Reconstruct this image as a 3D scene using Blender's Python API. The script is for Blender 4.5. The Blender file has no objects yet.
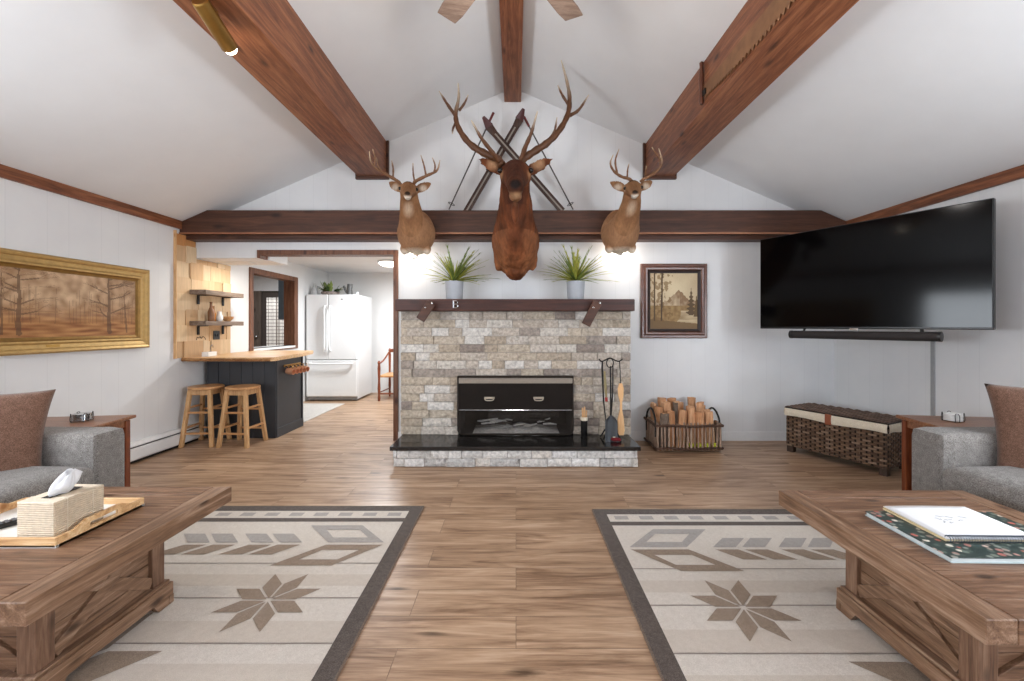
import bpy, bmesh, math, random
from mathutils import Vector, Matrix, noise
random.seed(7)
S = bpy.context.scene
COL = S.collection
R = math.radians
PI = math.pi

# ------------------------------------------------------------------ camera
F = 420.0                                   # focal length in pixels of a 1024 wide frame
EYE = 1.23
cam_d = bpy.data.cameras.new('camera'); cam = bpy.data.objects.new('camera', cam_d); COL.objects.link(cam)
cam.location = (0, 0, EYE); cam.rotation_euler = (R(90), 0, 0)
cam_d.sensor_width = 36; cam_d.lens = 36 * F / 1024
cam_d.shift_x = -4 / 1024; cam_d.shift_y = -14.5 / 1024
cam_d.clip_start = .02
S.camera = cam
# ------------------------------------------------------------------ exposure
S.view_settings.view_transform = 'Standard'
S.view_settings.look = 'None'
S.view_settings.exposure = 0.03
S.view_settings.gamma = 1
S.view_settings.use_curve_mapping = False
# ------------------------------------------------------------------ world: overcast daylight outside
w = bpy.data.worlds.new('daylight'); S.world = w; w.use_nodes = True
bg = w.node_tree.nodes['Background']; bg.inputs[0].default_value = (.80, .90, 1.0, 1); bg.inputs[1].default_value = 1.6

def lamp(name, kind, loc, energy, color=(1, 1, 1), size=.1, rot=(0, 0, 0), size_y=None, spot=None):
    d = bpy.data.lights.new(name, kind); d.energy = energy; d.color = color
    if kind == 'AREA':
        d.size = size
        if size_y: d.shape = 'RECTANGLE'; d.size_y = size_y
    else:
        d.shadow_soft_size = size
    if spot: d.spot_size = spot; d.spot_blend = .6
    o = bpy.data.objects.new(name, d); COL.objects.link(o)
    o.location = loc; o.rotation_euler = rot
    return o
# rear window daylight, then two added side fill lamps standing for unseen windows
lamp('daylight_rear_window', 'AREA', (0, -2.42, 1.45), 14, (.81, .91, 1.0), 4.6, (R(84), 0, 0), 2.0)
lamp('added_side_fill_west', 'AREA', (-3.40, 0.9, 1.35), 86, (.86, .93, 1.0), .9, (0, R(-87), 0), 1.3)
lamp('added_side_fill_east', 'AREA', (3.36, 0.9, 1.35), 86, (.86, .93, 1.0), .9, (0, R(87), 0), 1.3)

# ------------------------------------------------------------------ mesh helpers
def at(px, py, s):
    """point seen at a pixel of the frame whose scale there is s pixels per metre"""
    return Vector(((px - 516) / s, F / s, EYE + (326 - py) / s))
def tag(o, label=None, cat=None, group=None, kind=None):
    if label: o['label'] = label
    if cat: o['category'] = cat
    if group: o['group'] = group
    if kind: o['kind'] = kind
    return o
def thing(name, label, cat, loc=(0, 0, 0), rz=0, group=None):
    o = bpy.data.objects.new(name, None); COL.objects.link(o)
    o.empty_display_size = .1
    o.location = loc; o.rotation_euler = (0, 0, rz)
    return tag(o, label, cat, group)
def mw(o):
    m = o.matrix_basis.copy() if False else (Matrix.Translation(o.location) @ o.rotation_euler.to_matrix().to_4x4())
    return (mw(o.parent) @ m) if o.parent else m

class MB:
    def __init__(s): s.b = bmesh.new(); s.m = 0
    def face(s, vs):
        try: f = s.b.faces.new(vs); f.material_index = s.m; return f
        except ValueError: return None
    def box(s, x0, x1, y0, y1, z0, z1, M=None, taper=None):
        c = [(x, y, z) for z in (z0, z1) for y in (y0, y1) for x in (x0, x1)]
        if taper:
            cx, cy = (x0 + x1) / 2, (y0 + y1) / 2
            c = [(x, y, z) if z == z0 else (cx + (x - cx) * taper, cy + (y - cy) * taper, z) for x, y, z in c]
        v = [s.b.verts.new(M @ Vector(p) if M else p) for p in c]
        for q in ((0, 2, 3, 1), (4, 5, 7, 6), (0, 1, 5, 4), (2, 6, 7, 3), (0, 4, 6, 2), (1, 3, 7, 5)):
            s.face([v[i] for i in q])
        return s
    def bar(s, a, b, w, h, up=(0, 0, 1), ext=0):
        """box from a to b, w wide, h thick"""
        a, b = Vector(a), Vector(b); d = (b - a); L = d.length; d.normalize()
        side = d.cross(Vector(up))
        if side.length < 1e-4: side = d.cross(Vector((1, 0, 0)))
        side.normalize(); u = side.cross(d)
        M = Matrix((( side.x, d.x, u.x, a.x), (side.y, d.y, u.y, a.y), (side.z, d.z, u.z, a.z), (0, 0, 0, 1)))
        return s.box(-w / 2, w / 2, -ext, L + ext, -h / 2, h / 2, M)
    def prism(s, poly, d, M=None):
        """polygon (list of 3D points) extruded along vector d"""
        d = Vector(d); p = [Vector(q) for q in poly]
        if M: p = [M @ q for q in p]; d = M.to_3x3() @ d
        a = [s.b.verts.new(q) for q in p]; b = [s.b.verts.new(q + d) for q in p]
        s.face(a[::-1]); s.face(b)
        n = len(p)
        for i in range(n): s.face([a[i], a[(i + 1) % n], b[(i + 1) % n], b[i]])
        return s
    def tube(s, pts, r, n=8, flat=None, caps=True):
        pts = [Vector(p) for p in pts]; k = len(pts)
        rr = r if isinstance(r, (list, tuple)) else [r] * k
        prev = None; rings = []
        for i, p in enumerate(pts):
            t = (pts[min(i + 1, k - 1)] - pts[max(i - 1, 0)]).normalized()
            if prev is None:
                prev = t.cross(Vector((0, 0, 1)))
                if prev.length < 1e-3: prev = t.cross(Vector((1, 0, 0)))
            prev = (prev - t * prev.dot(t)).normalized(); q = t.cross(prev)
            rings.append([s.b.verts.new(p + (prev * math.cos(2 * PI * j / n) + q * math.sin(2 * PI * j / n) * (flat or 1)) * rr[i]) for j in range(n)])
        for a, b in zip(rings, rings[1:]):
            for j in range(n): s.face([a[j], a[(j + 1) % n], b[(j + 1) % n], b[j]])
        if caps: s.face(rings[0][::-1]); s.face(rings[-1])
        return s
    def lathe(s, prof, c=(0, 0, 0), n=24, M=None, caps=True):
        rings = []
        for r, z in prof:
            ring = []
            for j in range(n):
                p = Vector((c[0] + r * math.cos(2 * PI * j / n), c[1] + r * math.sin(2 * PI * j / n), c[2] + z))
                ring.append(s.b.verts.new(M @ p if M else p))
            rings.append(ring)
        for a, b in zip(rings, rings[1:]):
            for j in range(n): s.face([a[j], a[(j + 1) % n], b[(j + 1) % n], b[j]])
        if caps: s.face(rings[0][::-1]); s.face(rings[-1])
        return s
    def ball(s, c, r, n=12, sc=(1, 1, 1), M=None):
        m = max(4, n // 2); prof = [(math.sin(PI * i / m), -math.cos(PI * i / m)) for i in range(m + 1)]
        T = Matrix.Translation(c) @ (M or Matrix()) @ Matrix.Diagonal((r * sc[0], r * sc[1], r * sc[2], 1))
        rings = []
        for a, z in prof:
            if a < 1e-6: rings.append([s.b.verts.new(T @ Vector((0, 0, z)))]); continue
            rings.append([s.b.verts.new(T @ Vector((a * math.cos(2 * PI * j / n), a * math.sin(2 * PI * j / n), z))) for j in range(n)])
        for a, b in zip(rings, rings[1:]):
            for j in range(n):
                k = (j + 1) % n
                if len(a) == 1: s.face([a[0], b[k], b[j]])
                elif len(b) == 1: s.face([a[j], a[k], b[0]])
                else: s.face([a[j], a[k], b[k], b[j]])
        return s
    def loft(s, rings, cap=True):
        rr = [[s.b.verts.new(p) for p in r] for r in rings]; n = len(rings[0])
        for a, b in zip(rr, rr[1:]):
            for j in range(n): s.face([a[j], a[(j + 1) % n], b[(j + 1) % n], b[j]])
        if cap: s.face(rr[0][::-1]); s.face(rr[-1])
        return s
    def grid(s, fn, nu, nv):
        v = [[s.b.verts.new(fn(i / nu, j / nv)) for j in range(nv + 1)] for i in range(nu + 1)]
        for i in range(nu):
            for j in range(nv): s.face([v[i][j], v[i + 1][j], v[i + 1][j + 1], v[i][j + 1]])
        return s
    def build(s, name, mats, parent=None, world=False, bevel=0, seg=2, smooth=False, sub=0, angle=40):
        me = bpy.data.meshes.new(name)
        bmesh.ops.recalc_face_normals(s.b, faces=s.b.faces)
        s.b.to_mesh(me); s.b.free()
        if not isinstance(mats, (list, tuple)): mats = [mats]
        for m in mats: me.materials.append(m)
        o = bpy.data.objects.new(name, me); COL.objects.link(o)
        if parent:
            o.parent = parent
            if world: me.transform(mw(parent).inverted())
        if bevel:
            b = o.modifiers.new('b', 'BEVEL'); b.width = bevel; b.segments = seg; b.limit_method = 'ANGLE'; b.angle_limit = R(35)
            b.harden_normals = False
        if sub:
            u = o.modifiers.new('s', 'SUBSURF'); u.levels = sub; u.render_levels = sub
        if smooth:
            for p in me.polygons: p.use_smooth = True
            if not sub: me.set_sharp_from_angle(angle=R(angle))
        return o
def copy_tree(o, parent=None):
    c = o.copy(); COL.objects.link(c)
    if parent: c.parent = parent
    for ch in list(o.children): copy_tree(ch, c)
    return c
def struct(o): o['kind'] = 'structure'; return o
def lerp(a, b, t): return a + (b - a) * t
def spline(pts, n=6):
    """Catmull-Rom through points"""
    P = [Vector(p) for p in pts]; P = [P[0] * 2 - P[1]] + P + [P[-1] * 2 - P[-2]]; out = []
    for i in range(1, len(P) - 2):
        for k in range(n):
            t = k / n
            out.append(.5 * ((2 * P[i]) + (P[i + 1] - P[i - 1]) * t + (2 * P[i - 1] - 5 * P[i] + 4 * P[i + 1] - P[i + 2]) * t * t + (3 * P[i] - P[i - 1] - 3 * P[i + 1] + P[i + 2]) * t ** 3))
    out.append(P[-2]); return out

# ------------------------------------------------------------------ materials
def lin(c):
    if isinstance(c, str): c = tuple(int(c[i:i + 2], 16) / 255 for i in (0, 2, 4))
    return tuple(((x + .055) / 1.055) ** 2.4 if x > .04045 else x / 12.92 for x in c) + (1,)
class NT:
    def __init__(s, name, rough=.5, metal=0, spec=.5):
        s.m = bpy.data.materials.new(name); s.m.use_nodes = True; s.t = s.m.node_tree
        s.p = s.t.nodes['Principled BSDF']
        s.p.inputs['Roughness'].default_value = rough; s.p.inputs['Metallic'].default_value = metal
        s.p.inputs['Specular IOR Level'].default_value = spec
    def n(s, typ, **kw):
        x = s.t.nodes.new(typ)
        for k, v in kw.items():
            if k.startswith('i_'):
                key = k[2:]; key = int(key) if key.isdigit() else key.replace('_', ' ')
                if hasattr(v, 'links') or isinstance(v, bpy.types.NodeSocket): s.t.links.new(v, x.inputs[key])
                else: x.inputs[key].default_value = v
            else: setattr(x, k, v)
        return x
    def l(s, a, b): s.t.links.new(a, b)
    def coord(s, scale=(1, 1, 1), rot=(0, 0, 0), loc=(0, 0, 0), out='Object'):
        c = s.n('ShaderNodeTexCoord'); m = s.n('ShaderNodeMapping'); s.l(c.outputs[out], m.inputs[0])
        m.inputs['Scale'].default_value = scale; m.inputs['Rotation'].default_value = rot; m.inputs['Location'].default_value = loc
        return m.outputs[0]
    def noise(s, v, scale, detail=4, rough=.55, dist=0):
        x = s.n('ShaderNodeTexNoise'); s.l(v, x.inputs['Vector']); x.inputs['Scale'].default_value = scale
        x.inputs['Detail'].default_value = detail; x.inputs['Roughness'].default_value = rough; x.inputs['Distortion'].default_value = dist
        return x.outputs['Fac']
    def ramp(s, fac, stops):
        r = s.n('ShaderNodeValToRGB'); s.l(fac, r.inputs[0]); e = r.color_ramp.elements
        while len(e) < len(stops): e.new(.5)
        for q, (p, c) in zip(e, stops): q.position = p; q.color = lin(c) if isinstance(c, str) else (c if len(c) == 4 else tuple(c) + (1,))
        return r.outputs[0]
    def mix(s, a, b, fac, mode='MIX'):
        x = s.n('ShaderNodeMix', data_type='RGBA', blend_type=mode)
        for sock, v in ((x.inputs[0], fac), (x.inputs[6], a), (x.inputs[7], b)):
            if isinstance(v, bpy.types.NodeSocket): s.l(v, sock)
            else: sock.default_value = v
        return x.outputs[2]
    def math(s, op, a, b=0, clamp=False):
        x = s.n('ShaderNodeMath', operation=op); x.use_clamp = clamp
        for i, v in enumerate((a, b)):
            if isinstance(v, bpy.types.NodeSocket): s.l(v, x.inputs[i])
            else: x.inputs[i].default_value = v
        return x.outputs[0]
    def bump(s, h, dist=.01, strength=1):
        b = s.n('ShaderNodeBump'); s.l(h, b.inputs['Height']); b.inputs['Distance'].default_value = dist; b.inputs['Strength'].default_value = strength
        s.l(b.outputs[0], s.p.inputs['Normal'])
    def base(s, c):
        if isinstance(c, bpy.types.NodeSocket): s.l(c, s.p.inputs['Base Color'])
        else: s.p.inputs['Base Color'].default_value = c
        return s
def flat(name, c, rough=.5, metal=0, var=.06, nscale=25, bump=0, spec=.5):
    t = NT(name, rough, metal, spec); c = lin(c); v = t.coord(); f = t.noise(v, nscale, 3)
    a = tuple(x * (1 - var) for x in c[:3]) + (1,); b = tuple(min(1, x * (1 + var)) for x in c[:3]) + (1,)
    t.base(t.ramp(f, [(.3, a), (.7, b)]))
    if bump: t.bump(f, bump)
    return t.m
def wood(name, dark, mid, light, axis='x', rough=.5, scale=1, knots=True, bump=.002, spec=.4):
    t = NT(name, rough, spec=spec)
    sc = {'x': (1, 14, 14), 'y': (14, 1, 14), 'z': (14, 14, 1)}[axis]
    v = t.coord(tuple(k * scale for k in sc))
    f = t.noise(v, 1.6, 8, .62, 1.2)
    g = t.noise(v, 9, 4, .6)
    f2 = t.math('ADD', t.math('MULTIPLY', f, .72), t.math('MULTIPLY', g, .28))
    c = t.ramp(f2, [(.30, dark), (.5, mid), (.70, light)])
    if knots:
        vk = t.coord(tuple((2.2 if k == 1 else 5.5) * scale for k in sc))
        vo = t.n('ShaderNodeTexVoronoi'); t.l(vk, vo.inputs['Vector']); vo.inputs['Scale'].default_value = 1
        k = t.ramp(vo.outputs['Distance'], [(.05, (0, 0, 0)), (.16, (1, 1, 1))])
        c = t.mix(lin(dark), c, k)
    t.base(c); t.bump(f2, bump)
    return t.m
def fabric(name, c1, c2, scale=260, rough=.95, bump=.002):
    t = NT(name, rough, spec=.1); v = t.coord()
    f = t.noise(v, scale, 2, .7); g = t.noise(v, scale * .16, 3)
    h = t.math('ADD', t.math('MULTIPLY', f, .7), t.math('MULTIPLY', g, .22))
    t.base(t.ramp(h, [(.36, c1), (.64, c2)])); t.bump(h, bump)
    t.p.inputs['Sheen Weight'].default_value = .15
    return t.m
def colattr(name, rough=.6, spec=.4, bump=None, var=.12, nscale=60, stretch=(1, 1, 1), metal=0):
    t = NT(name, rough, metal, spec); a = t.n('ShaderNodeVertexColor'); a.layer_name = 'Col'
    v = t.coord(stretch); f = t.noise(v, nscale, 5, .6)
    k = t.ramp(f, [(.3, (1 - var,) * 3), (.7, (1 + 0 * var,) * 3)])
    t.base(t.mix(a.outputs[0], k, 1.0, 'MULTIPLY'))
    if bump: t.bump(f, bump)
    return t.m
def paint_faces(o, fn):
    """per-face colours from fn(centre, index)"""
    me = o.data; ca = me.color_attributes.new('Col', 'FLOAT_COLOR', 'CORNER')
    for p in me.polygons:
        c = fn(p.center, p.index)
        for li in p.loop_indices: ca.data[li].color = c
def paint_verts(o, fn):
    me = o.data; ca = me.color_attributes.new('Col', 'FLOAT_COLOR', 'POINT')
    for i, v in enumerate(me.vertices): ca.data[i].color = fn(v.co)

M = {}
def wall_mat(name, axis, c='dedede', step=.406, off=0.0):
    t = NT(name, .55, spec=.3)
    co = t.n('ShaderNodeTexCoord'); sp = t.n('ShaderNodeSeparateXYZ'); t.l(co.outputs['Object'], sp.inputs[0])
    x = sp.outputs[axis]
    # random-width vertical panel grooves, two interleaved spacings
    def line(st, o, w):
        fr = t.math('FRACT', t.math('DIVIDE', t.math('ADD', x, o + 50 * st), st))
        return t.math('LESS_THAN', fr, w / st)
    g = t.math('MAXIMUM', line(step, off, .004), line(step, off + step * .37, .004))
    n = t.noise(t.coord(), 3, 3)
    base = t.ramp(n, [(.3, c), (.7, 'e3e3e2')])
    t.base(t.mix(base, lin('b9b9b9'), t.math('MULTIPLY', g, .2)))
    t.bump(t.math('SUBTRACT', 1, g), .002, .4)
    return t.m
M['wall_x'] = wall_mat('white_panelled_wall_across', 0)
M['wall_y'] = wall_mat('white_panelled_wall_along', 1)
M['ceiling'] = flat('white_ceiling_paint', 'e4e4e4', .8, var=.015, nscale=4)
M['white'] = flat('white_gloss_paint', 'e4e4e3', .4, var=.02)
M['kitchen_wall'] = flat('kitchen_white_paint', 'e2e1df', .6, var=.02, nscale=4)
M['appliance'] = flat('white_enamel', 'e9eaea', .22, var=.01)
M['beam'] = wood('stained_beam_wood', '3a1f12', '7d4a2f', 'a56f4c', 'y', .45, 1.1)
M['beam_x'] = wood('stained_beam_wood_across', '28170f', '4c2e20', '64412f', 'x', .5, .9)
M['beam_z'] = wood('stained_casing_wood', '3d2013', '6e4731', '8e6249', 'z', .45, 1.2)
M['beam_edge'] = wood('worn_beam_edge', '6b3f28', '9a6546', 'b98a68', 'x', .5)
M['mantel'] = wood('mantel_wood', '200f0a', '42231a', '5a3325', 'x', .45, .8)
M['table'] = wood('walnut_table_wood_along', '3f2a1c', '7b5c45', 'a68a74', 'y', .36, 1.6)
M['table_x'] = wood('walnut_table_wood_across', '3f2a1c', '775741', 'a0826a', 'x', .36, 1.6)
M['table_z'] = wood('walnut_table_wood_upright', '3c281b', '735440', '977a63', 'z', .4, 1.6)
M['sidetable'] = wood('cherry_side_table_wood', '5a3520', '86573a', 'a57a54', 'x', .3, 1.6, knots=False)
M['sidetable_z'] = wood('cherry_side_table_leg', '4c2010', '73391e', '8f4f2c', 'z', .35, 2, knots=False)
M['pine'] = wood('pale_pine', 'c08c5a', 'd9ab78', 'e8c79a', 'z', .5, 2)
M['stool'] = wood('natural_stool_wood', 'a4764a', 'c79c6c', 'd9b688', 'z', .45, 2.4, knots=False)
M['stool_x'] = wood('natural_stool_seat', 'a57148', 'c4915f', 'd8ad7e', 'x', .4, 2.4, knots=False)
M['slab'] = wood('live_edge_slab', '9c6b3f', 'd3a877', 'ecd0a4', 'x', .35, 1.3)
M['bark'] = wood('slab_bark_edge', '4a2a16', '8e6138', 'caa06c', 'x', .8, 3, bump=.008)
M['shelf'] = wood('weathered_shelf_wood', '4e4036', '7b6a5c', '94867a', 'y', .7, 1.6)
M['black_metal'] = flat('black_iron', '1c1b1a', .45, .6, bump=.001, nscale=80)
M['bronze'] = flat('dark_bronze_screen_metal', '2a231d', .4, .7, nscale=30)
M['charcoal'] = flat('charcoal_painted_panel', '34363a', .5, var=.04)
M['brass'] = flat('aged_brass', 'b08a4a', .3, .9)
M['chrome'] = flat('chrome', 'c8cacc', .15, 1)
M['copper'] = flat('hammered_copper', 'f0b48e', .32, .55, bump=.001, nscale=120)
M['gold'] = flat('gold_leaf_frame', 'b9985f', .4, .55, var=.12, bump=.001)
M['gold_dark'] = flat('dull_gold_inner', '8c6a35', .45, .6, var=.15)
M['frame_brown'] = flat('brown_lacquer_frame', '5d3524', .28, var=.2, nscale=12)
M['frame_dark'] = flat('dark_frame_liner', '24130d', .4)
M['tv_black'] = flat('black_plastic', '0d0d0e', .35)
t = NT('tv_screen', .08, spec=.16); t.base(lin('040405')); t.p.inputs['Roughness'].default_value = .10; M['screen'] = t.m
M['granite'] = None
t = NT('polished_black_granite', .12, spec=.6); v = t.coord(); f = t.noise(v, 160, 3, .7)
t.base(t.ramp(f, [(.5, '171616'), (.62, '2b2928'), (.72, '77726c')])); M['granite'] = t.m
M['firebrick'] = flat('sooty_firebrick', '2a2420', .95, var=.3, nscale=18, bump=.004)
M['ash'] = flat('pale_ash', 'd0cac3', .95, var=.3, nscale=60, bump=.01)
M['charlog'] = flat('charred_log', '3b342f', .9, var=.4, nscale=40, bump=.006)
M['sofa'] = fabric('grey_tweed_sofa', '5f5a55', 'a29d98', 230, bump=.003)
M['pillow'] = fabric('brown_linen_pillow', '5b4133', '8b6c5c', 260)
M['cream'] = fabric('cream_liner_cloth', 'cfc2ab', 'e4dac6', 200)
M['paper'] = flat('white_paper', 'dfdfe0', .8, var=.01)
M['leather'] = flat('tan_leather', '8c4a2a', .5)
M['leaf'] = flat('fern_leaf', '70803a', .5, var=.3, nscale=14)
M['leaf_y'] = flat('yellow_green_leaf', 'a3a446', .5, var=.25, nscale=14)
M['leaf_d'] = flat('dark_green_leaf', '3f5528', .5, var=.3, nscale=20)
M['pot'] = flat('pale_grey_pot', 'a9acb1', .5, var=.03)
M['soil'] = flat('potting_soil', '2d231b', .95)
M['eye'] = flat('glass_eye', '120a06', .05)
M['glass_white'] = flat('white_ceramic', 'e8e8e6', .25, var=.01)
def emis(name, c, e):
    t = NT(name, .4); t.base(lin(c)); t.p.inputs['Emission Color'].default_value = lin(c); t.p.inputs['Emission Strength'].default_value = e; return t.m
M['bulb'] = emis('glowing_bulb', 'fff1dc', 25)
M['bulb_soft'] = emis('glowing_diffuser', 'fff6e8', 8)

# floor planks run across the room
def plank_mat(name, cols, rough=.28):
    t = NT(name, rough, spec=.45)
    v = t.coord()
    def brick(c1, c2, mort, msize):
        b = t.n('ShaderNodeTexBrick'); t.l(v, b.inputs['Vector']); b.inputs['Color1'].default_value = c1; b.inputs['Color2'].default_value = c2
        b.inputs['Mortar'].default_value = mort; b.inputs['Scale'].default_value = 1; b.inputs['Mortar Size'].default_value = msize
        b.inputs['Mortar Smooth'].default_value = .1; b.inputs['Bias'].default_value = 0
        b.inputs['Brick Width'].default_value = 1.22; b.inputs['Row Height'].default_value = .178
        b.offset = .37; b.offset_frequency = 2
        return b
    b = brick((0, 0, 0, 1), (1, 1, 1, 1), (.5, .5, .5, 1), .0016)
    # shift the grain of each plank
    add = t.n('ShaderNodeVectorMath', operation='ADD'); t.l(v, add.inputs[0])
    comb = t.n('ShaderNodeCombineXYZ'); sepc = t.n('ShaderNodeSeparateColor'); t.l(b.outputs[0], sepc.inputs[0])
    sh = t.math('MULTIPLY', sepc.outputs[0], 13.7); t.l(sh, comb.inputs[0]); t.l(sh, comb.inputs[1]); t.l(comb.outputs[0], add.inputs[1])
    mp = t.n('ShaderNodeMapping'); t.l(add.outputs[0], mp.inputs[0]); mp.inputs['Scale'].default_value = (.9, 9, 9)
    f = t.noise(mp.outputs[0], 1.7, 8, .62, 1.1)
    mp2 = t.n('ShaderNodeMapping'); t.l(add.outputs[0], mp2.inputs[0]); mp2.inputs['Scale'].default_value = (3, 60, 60)
    g = t.noise(mp2.outputs[0], 2, 4, .6)
    f2 = t.math('ADD', t.math('MULTIPLY', f, .75), t.math('MULTIPLY', g, .25))
    c = t.ramp(f2, list(zip((.28, .41, .53, .66), cols)))
    tone = t.ramp(sepc.outputs[0], [(0, (.86, .84, .82)), (1, (1.0, 1.0, 1.0))])
    c = t.mix(c, tone, 1, 'MULTIPLY')
    # knots
    mk = t.n('ShaderNodeMapping'); t.l(add.outputs[0], mk.inputs[0]); mk.inputs['Scale'].default_value = (1.5, 5, 1)
    vo = t.n('ShaderNodeTexVoronoi'); t.l(mk.outputs[0], vo.inputs['Vector']); vo.inputs['Scale'].default_value = 1.1
    nz = t.math('ADD', vo.outputs['Distance'], t.math('MULTIPLY', t.math('SUBTRACT', f, .5), .25))
    k = t.ramp(nz, [(.03, (0, 0, 0)), (.13, (1, 1, 1))])
    c = t.mix(lin('58412f'), c, k)
    c = t.mix(c, lin('6e5440'), t.math('MULTIPLY', b.outputs['Fac'], .7))
    t.base(c)
    t.bump(t.math('SUBTRACT', f2, t.math('MULTIPLY', b.outputs['Fac'], 1.0)), .0012)
    rr = t.ramp(f, [(.3, (rough + .12,) * 3), (.7, (rough,) * 3)]); t.l(rr, t.p.inputs['Roughness'])
    return t.m
M['floor'] = plank_mat('oak_plank_floor', ('573c28', '917259', 'b69679', 'd0b398'), .30)

# ------------------------------------------------------------------ room dimensions
XL, XR = -3.46, 3.42
YB = F / 93.0                # back wall plane
YR = -2.5                    # rear wall behind the camera
XC = -.035                   # ridge
ZW, ZA = 2.30, 3.79          # ceiling at the side walls, at the ridge
YK, XKR, ZK = 7.75, 0.9, 2.21     # kitchen back wall, right wall, ceiling
T = .12
def zc(x): return ZW + (ZA - ZW) * ((x - XL) / (XC - XL) if x < XC else (XR - x) / (XR - XC))

struct(MB().box(-6.6, XR + .2, YR - .2, YK + 2.6, -.08, 0).build('floor', M['floor']))
# vaulted ceiling: two slopes in one shell
m = MB()
m.prism([(XL - T, YR - T, zc(XL)-.052), (XC, YR - T, ZA), (XR + T, YR - T, zc(XR)-.052), (XR + T, YR - T, zc(XR) + .1), (XC, YR - T, ZA + .12), (XL - T, YR - T, zc(XL) + .1)], (0, YB + T - YR + T, 0))
struct(m.build('ceiling', M['ceiling']))
# back wall with the kitchen opening
ox0, ox1, oz0, oz1 = -2.77, -1.31, 1.96, 2.00
m = MB()
m.prism([(XL, YB, oz0), (ox0, YB, oz0), (ox0, YB, oz1), (ox1, YB, oz1), (ox1, YB, 0), (XR, YB, 0), (XR, YB, ZW), (XC, YB, ZA), (XL, YB, ZW)], (0, T, 0))
bw = m.build('wall_back', M['wall_x']); struct(bw)
bmesh_tri = None
# left wall, running on into the kitchen, with the pass-through opening
wy0, wy1, wz0, wz1 = F / 76.3, F / 64.3, .93, 1.93
m = MB()
m.box(XL - T, XL, YR, wy0, 0, ZW + .06); m.box(XL - T, XL, wy1, YK + .1, 0, ZW + .06)
m.box(XL - T, XL, wy0, wy1, 0, wz0); m.box(XL - T, XL, wy0, wy1, wz1, ZW + .06)
struct(m.build('wall_left', M['wall_y']))
struct(MB().box(XR, XR + T, YR, YB + T, 0, ZW + .06).build('wall_right', M['wall_y']))
# rear wall behind the camera with a wide window opening
m = MB()
hw = 2.35
m.prism([(XL, YR, 0), (XR, YR, 0), (XR, YR, ZW), (XC, YR, ZA), (XL, YR, ZW)], (0, -T, 0))
struct(m.build('wall_rear', M['wall_x']))
m = MB()
m.box(-hw, hw, YR + .001, YR + .05, .38, .45); m.box(-hw, hw, YR + .001, YR + .05, 2.45, 2.52)
for x in (-hw, -hw / 3, hw / 3, hw): m.box(x - .04, x + .04, YR + .001, YR + .06, .38, 2.52)
f_ = m.build('window_1', M['white']); struct(f_)
for n_, x0_, x1_ in ((2, XL, XL + .05), (3, XR - .05, XR)):  # frames around the added side fill lamps; the wall behind is solid
    m = MB(); ya_, yb_, za_, zb_ = .24, 1.56, .88, 1.82
    m.box(x0_, x1_, ya_ - .06, ya_, za_ - .06, zb_ + .06); m.box(x0_, x1_, yb_, yb_ + .06, za_ - .06, zb_ + .06)
    m.box(x0_, x1_, ya_, yb_, za_ - .06, za_); m.box(x0_, x1_, ya_, yb_, zb_, zb_ + .06)
    struct(m.build('window_%d' % n_, M['white'], bevel=.004))
# kitchen shell
struct(MB().box(XL, XKR, YB + T, YK, ZK, ZK + .08).build('ceiling_kitchen', M['ceiling']))
struct(MB().box(XL, XKR + .1, YK, YK + .1, 0, ZK + .1).build('wall_kitchen_back', M['kitchen_wall']))
struct(MB().box(XKR, XKR + .1, YB + T, YK, 0, ZK + .1).build('wall_kitchen_right', M['kitchen_wall']))
# dropped soffit just behind the header, over the peninsula
struct(MB().box(XL, -2.72, YB + T, F / 84, 1.955, ZK).build('trim_1', M['ceiling']))
# casing of the wide opening
m = MB(); cw = .045
m.box(ox0 - .005, ox1 + cw, YB - .02, YB + T + .01, oz1 - .005, oz1 + cw)
m.box(ox1 - .005, ox1 + cw, YB - .02, YB + T + .01, 0, oz1 + .0)
m.box(ox0 - .005, ox0 + .03, YB - .02, YB + T + .01, oz0 - .0, oz1)
struct(m.build('trim_2', M['beam_z'], bevel=.003))
# casing of the pass-through opening on the left wall
m = MB(); c = .065
m.box(XL - T - .01, XL + .02, wy0 - c, wy0 + .005, wz0 - .03, wz1 + c); m.box(XL - .15, XL + .02, wy1 - .005, wy1 + .10, wz0 - .03, wz1 + c)
m.box(XL - T - .01, XL + .02, wy0, wy1, wz1 - .005, wz1 + c); m.box(XL - T - .01, XL + .02, wy0 - c, wy1 + .10, wz0 - .05, wz0 - .03)
struct(m.build('trim_3', M['beam_z'], bevel=.003))
struct(MB().box(XL - .30, XL + .03, wy0, wy1, wz0 - .03, wz0).build('trim_4', M['glass_white']))
# crown trims along the side walls
struct(MB().box(XL, XL + .03, YR, YB, ZW - .075, ZW + .01).build('trim_5', M['beam'], bevel=.004))
struct(MB().box(XR - .03, XR, YR, YB, ZW - .075, ZW + .01).build('trim_6', M['beam'], bevel=.004))
# baseboards
struct(MB().box(1.12, XR, YB - .016, YB, 0, .095).box(1.12, XR, YB - .022, YB, .0, .02).build('baseboard_back', M['white'], bevel=.003))
struct(MB().box(XR - .016, XR, YR, YB - .016, 0, .095).build('baseboard_right', M['white'], bevel=.003))
struct(MB().box(-1.265, -1.1, YB - .016, YB, 0, .095).build('baseboard_opening', M['white'], bevel=.003))
struct(MB().box(-2.3, XKR, YK - .016, YK, 0, .12).build('baseboard_kitchen', M['white'], bevel=.003))
# cable raceway on the right wall under the tv
struct(MB().box(XR - .014, XR, F/122.7, F/122.7+.03, .05, 1.15).build('trim_7', flat('grey_raceway', '9a9a99', .5), bevel=.002))
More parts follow.
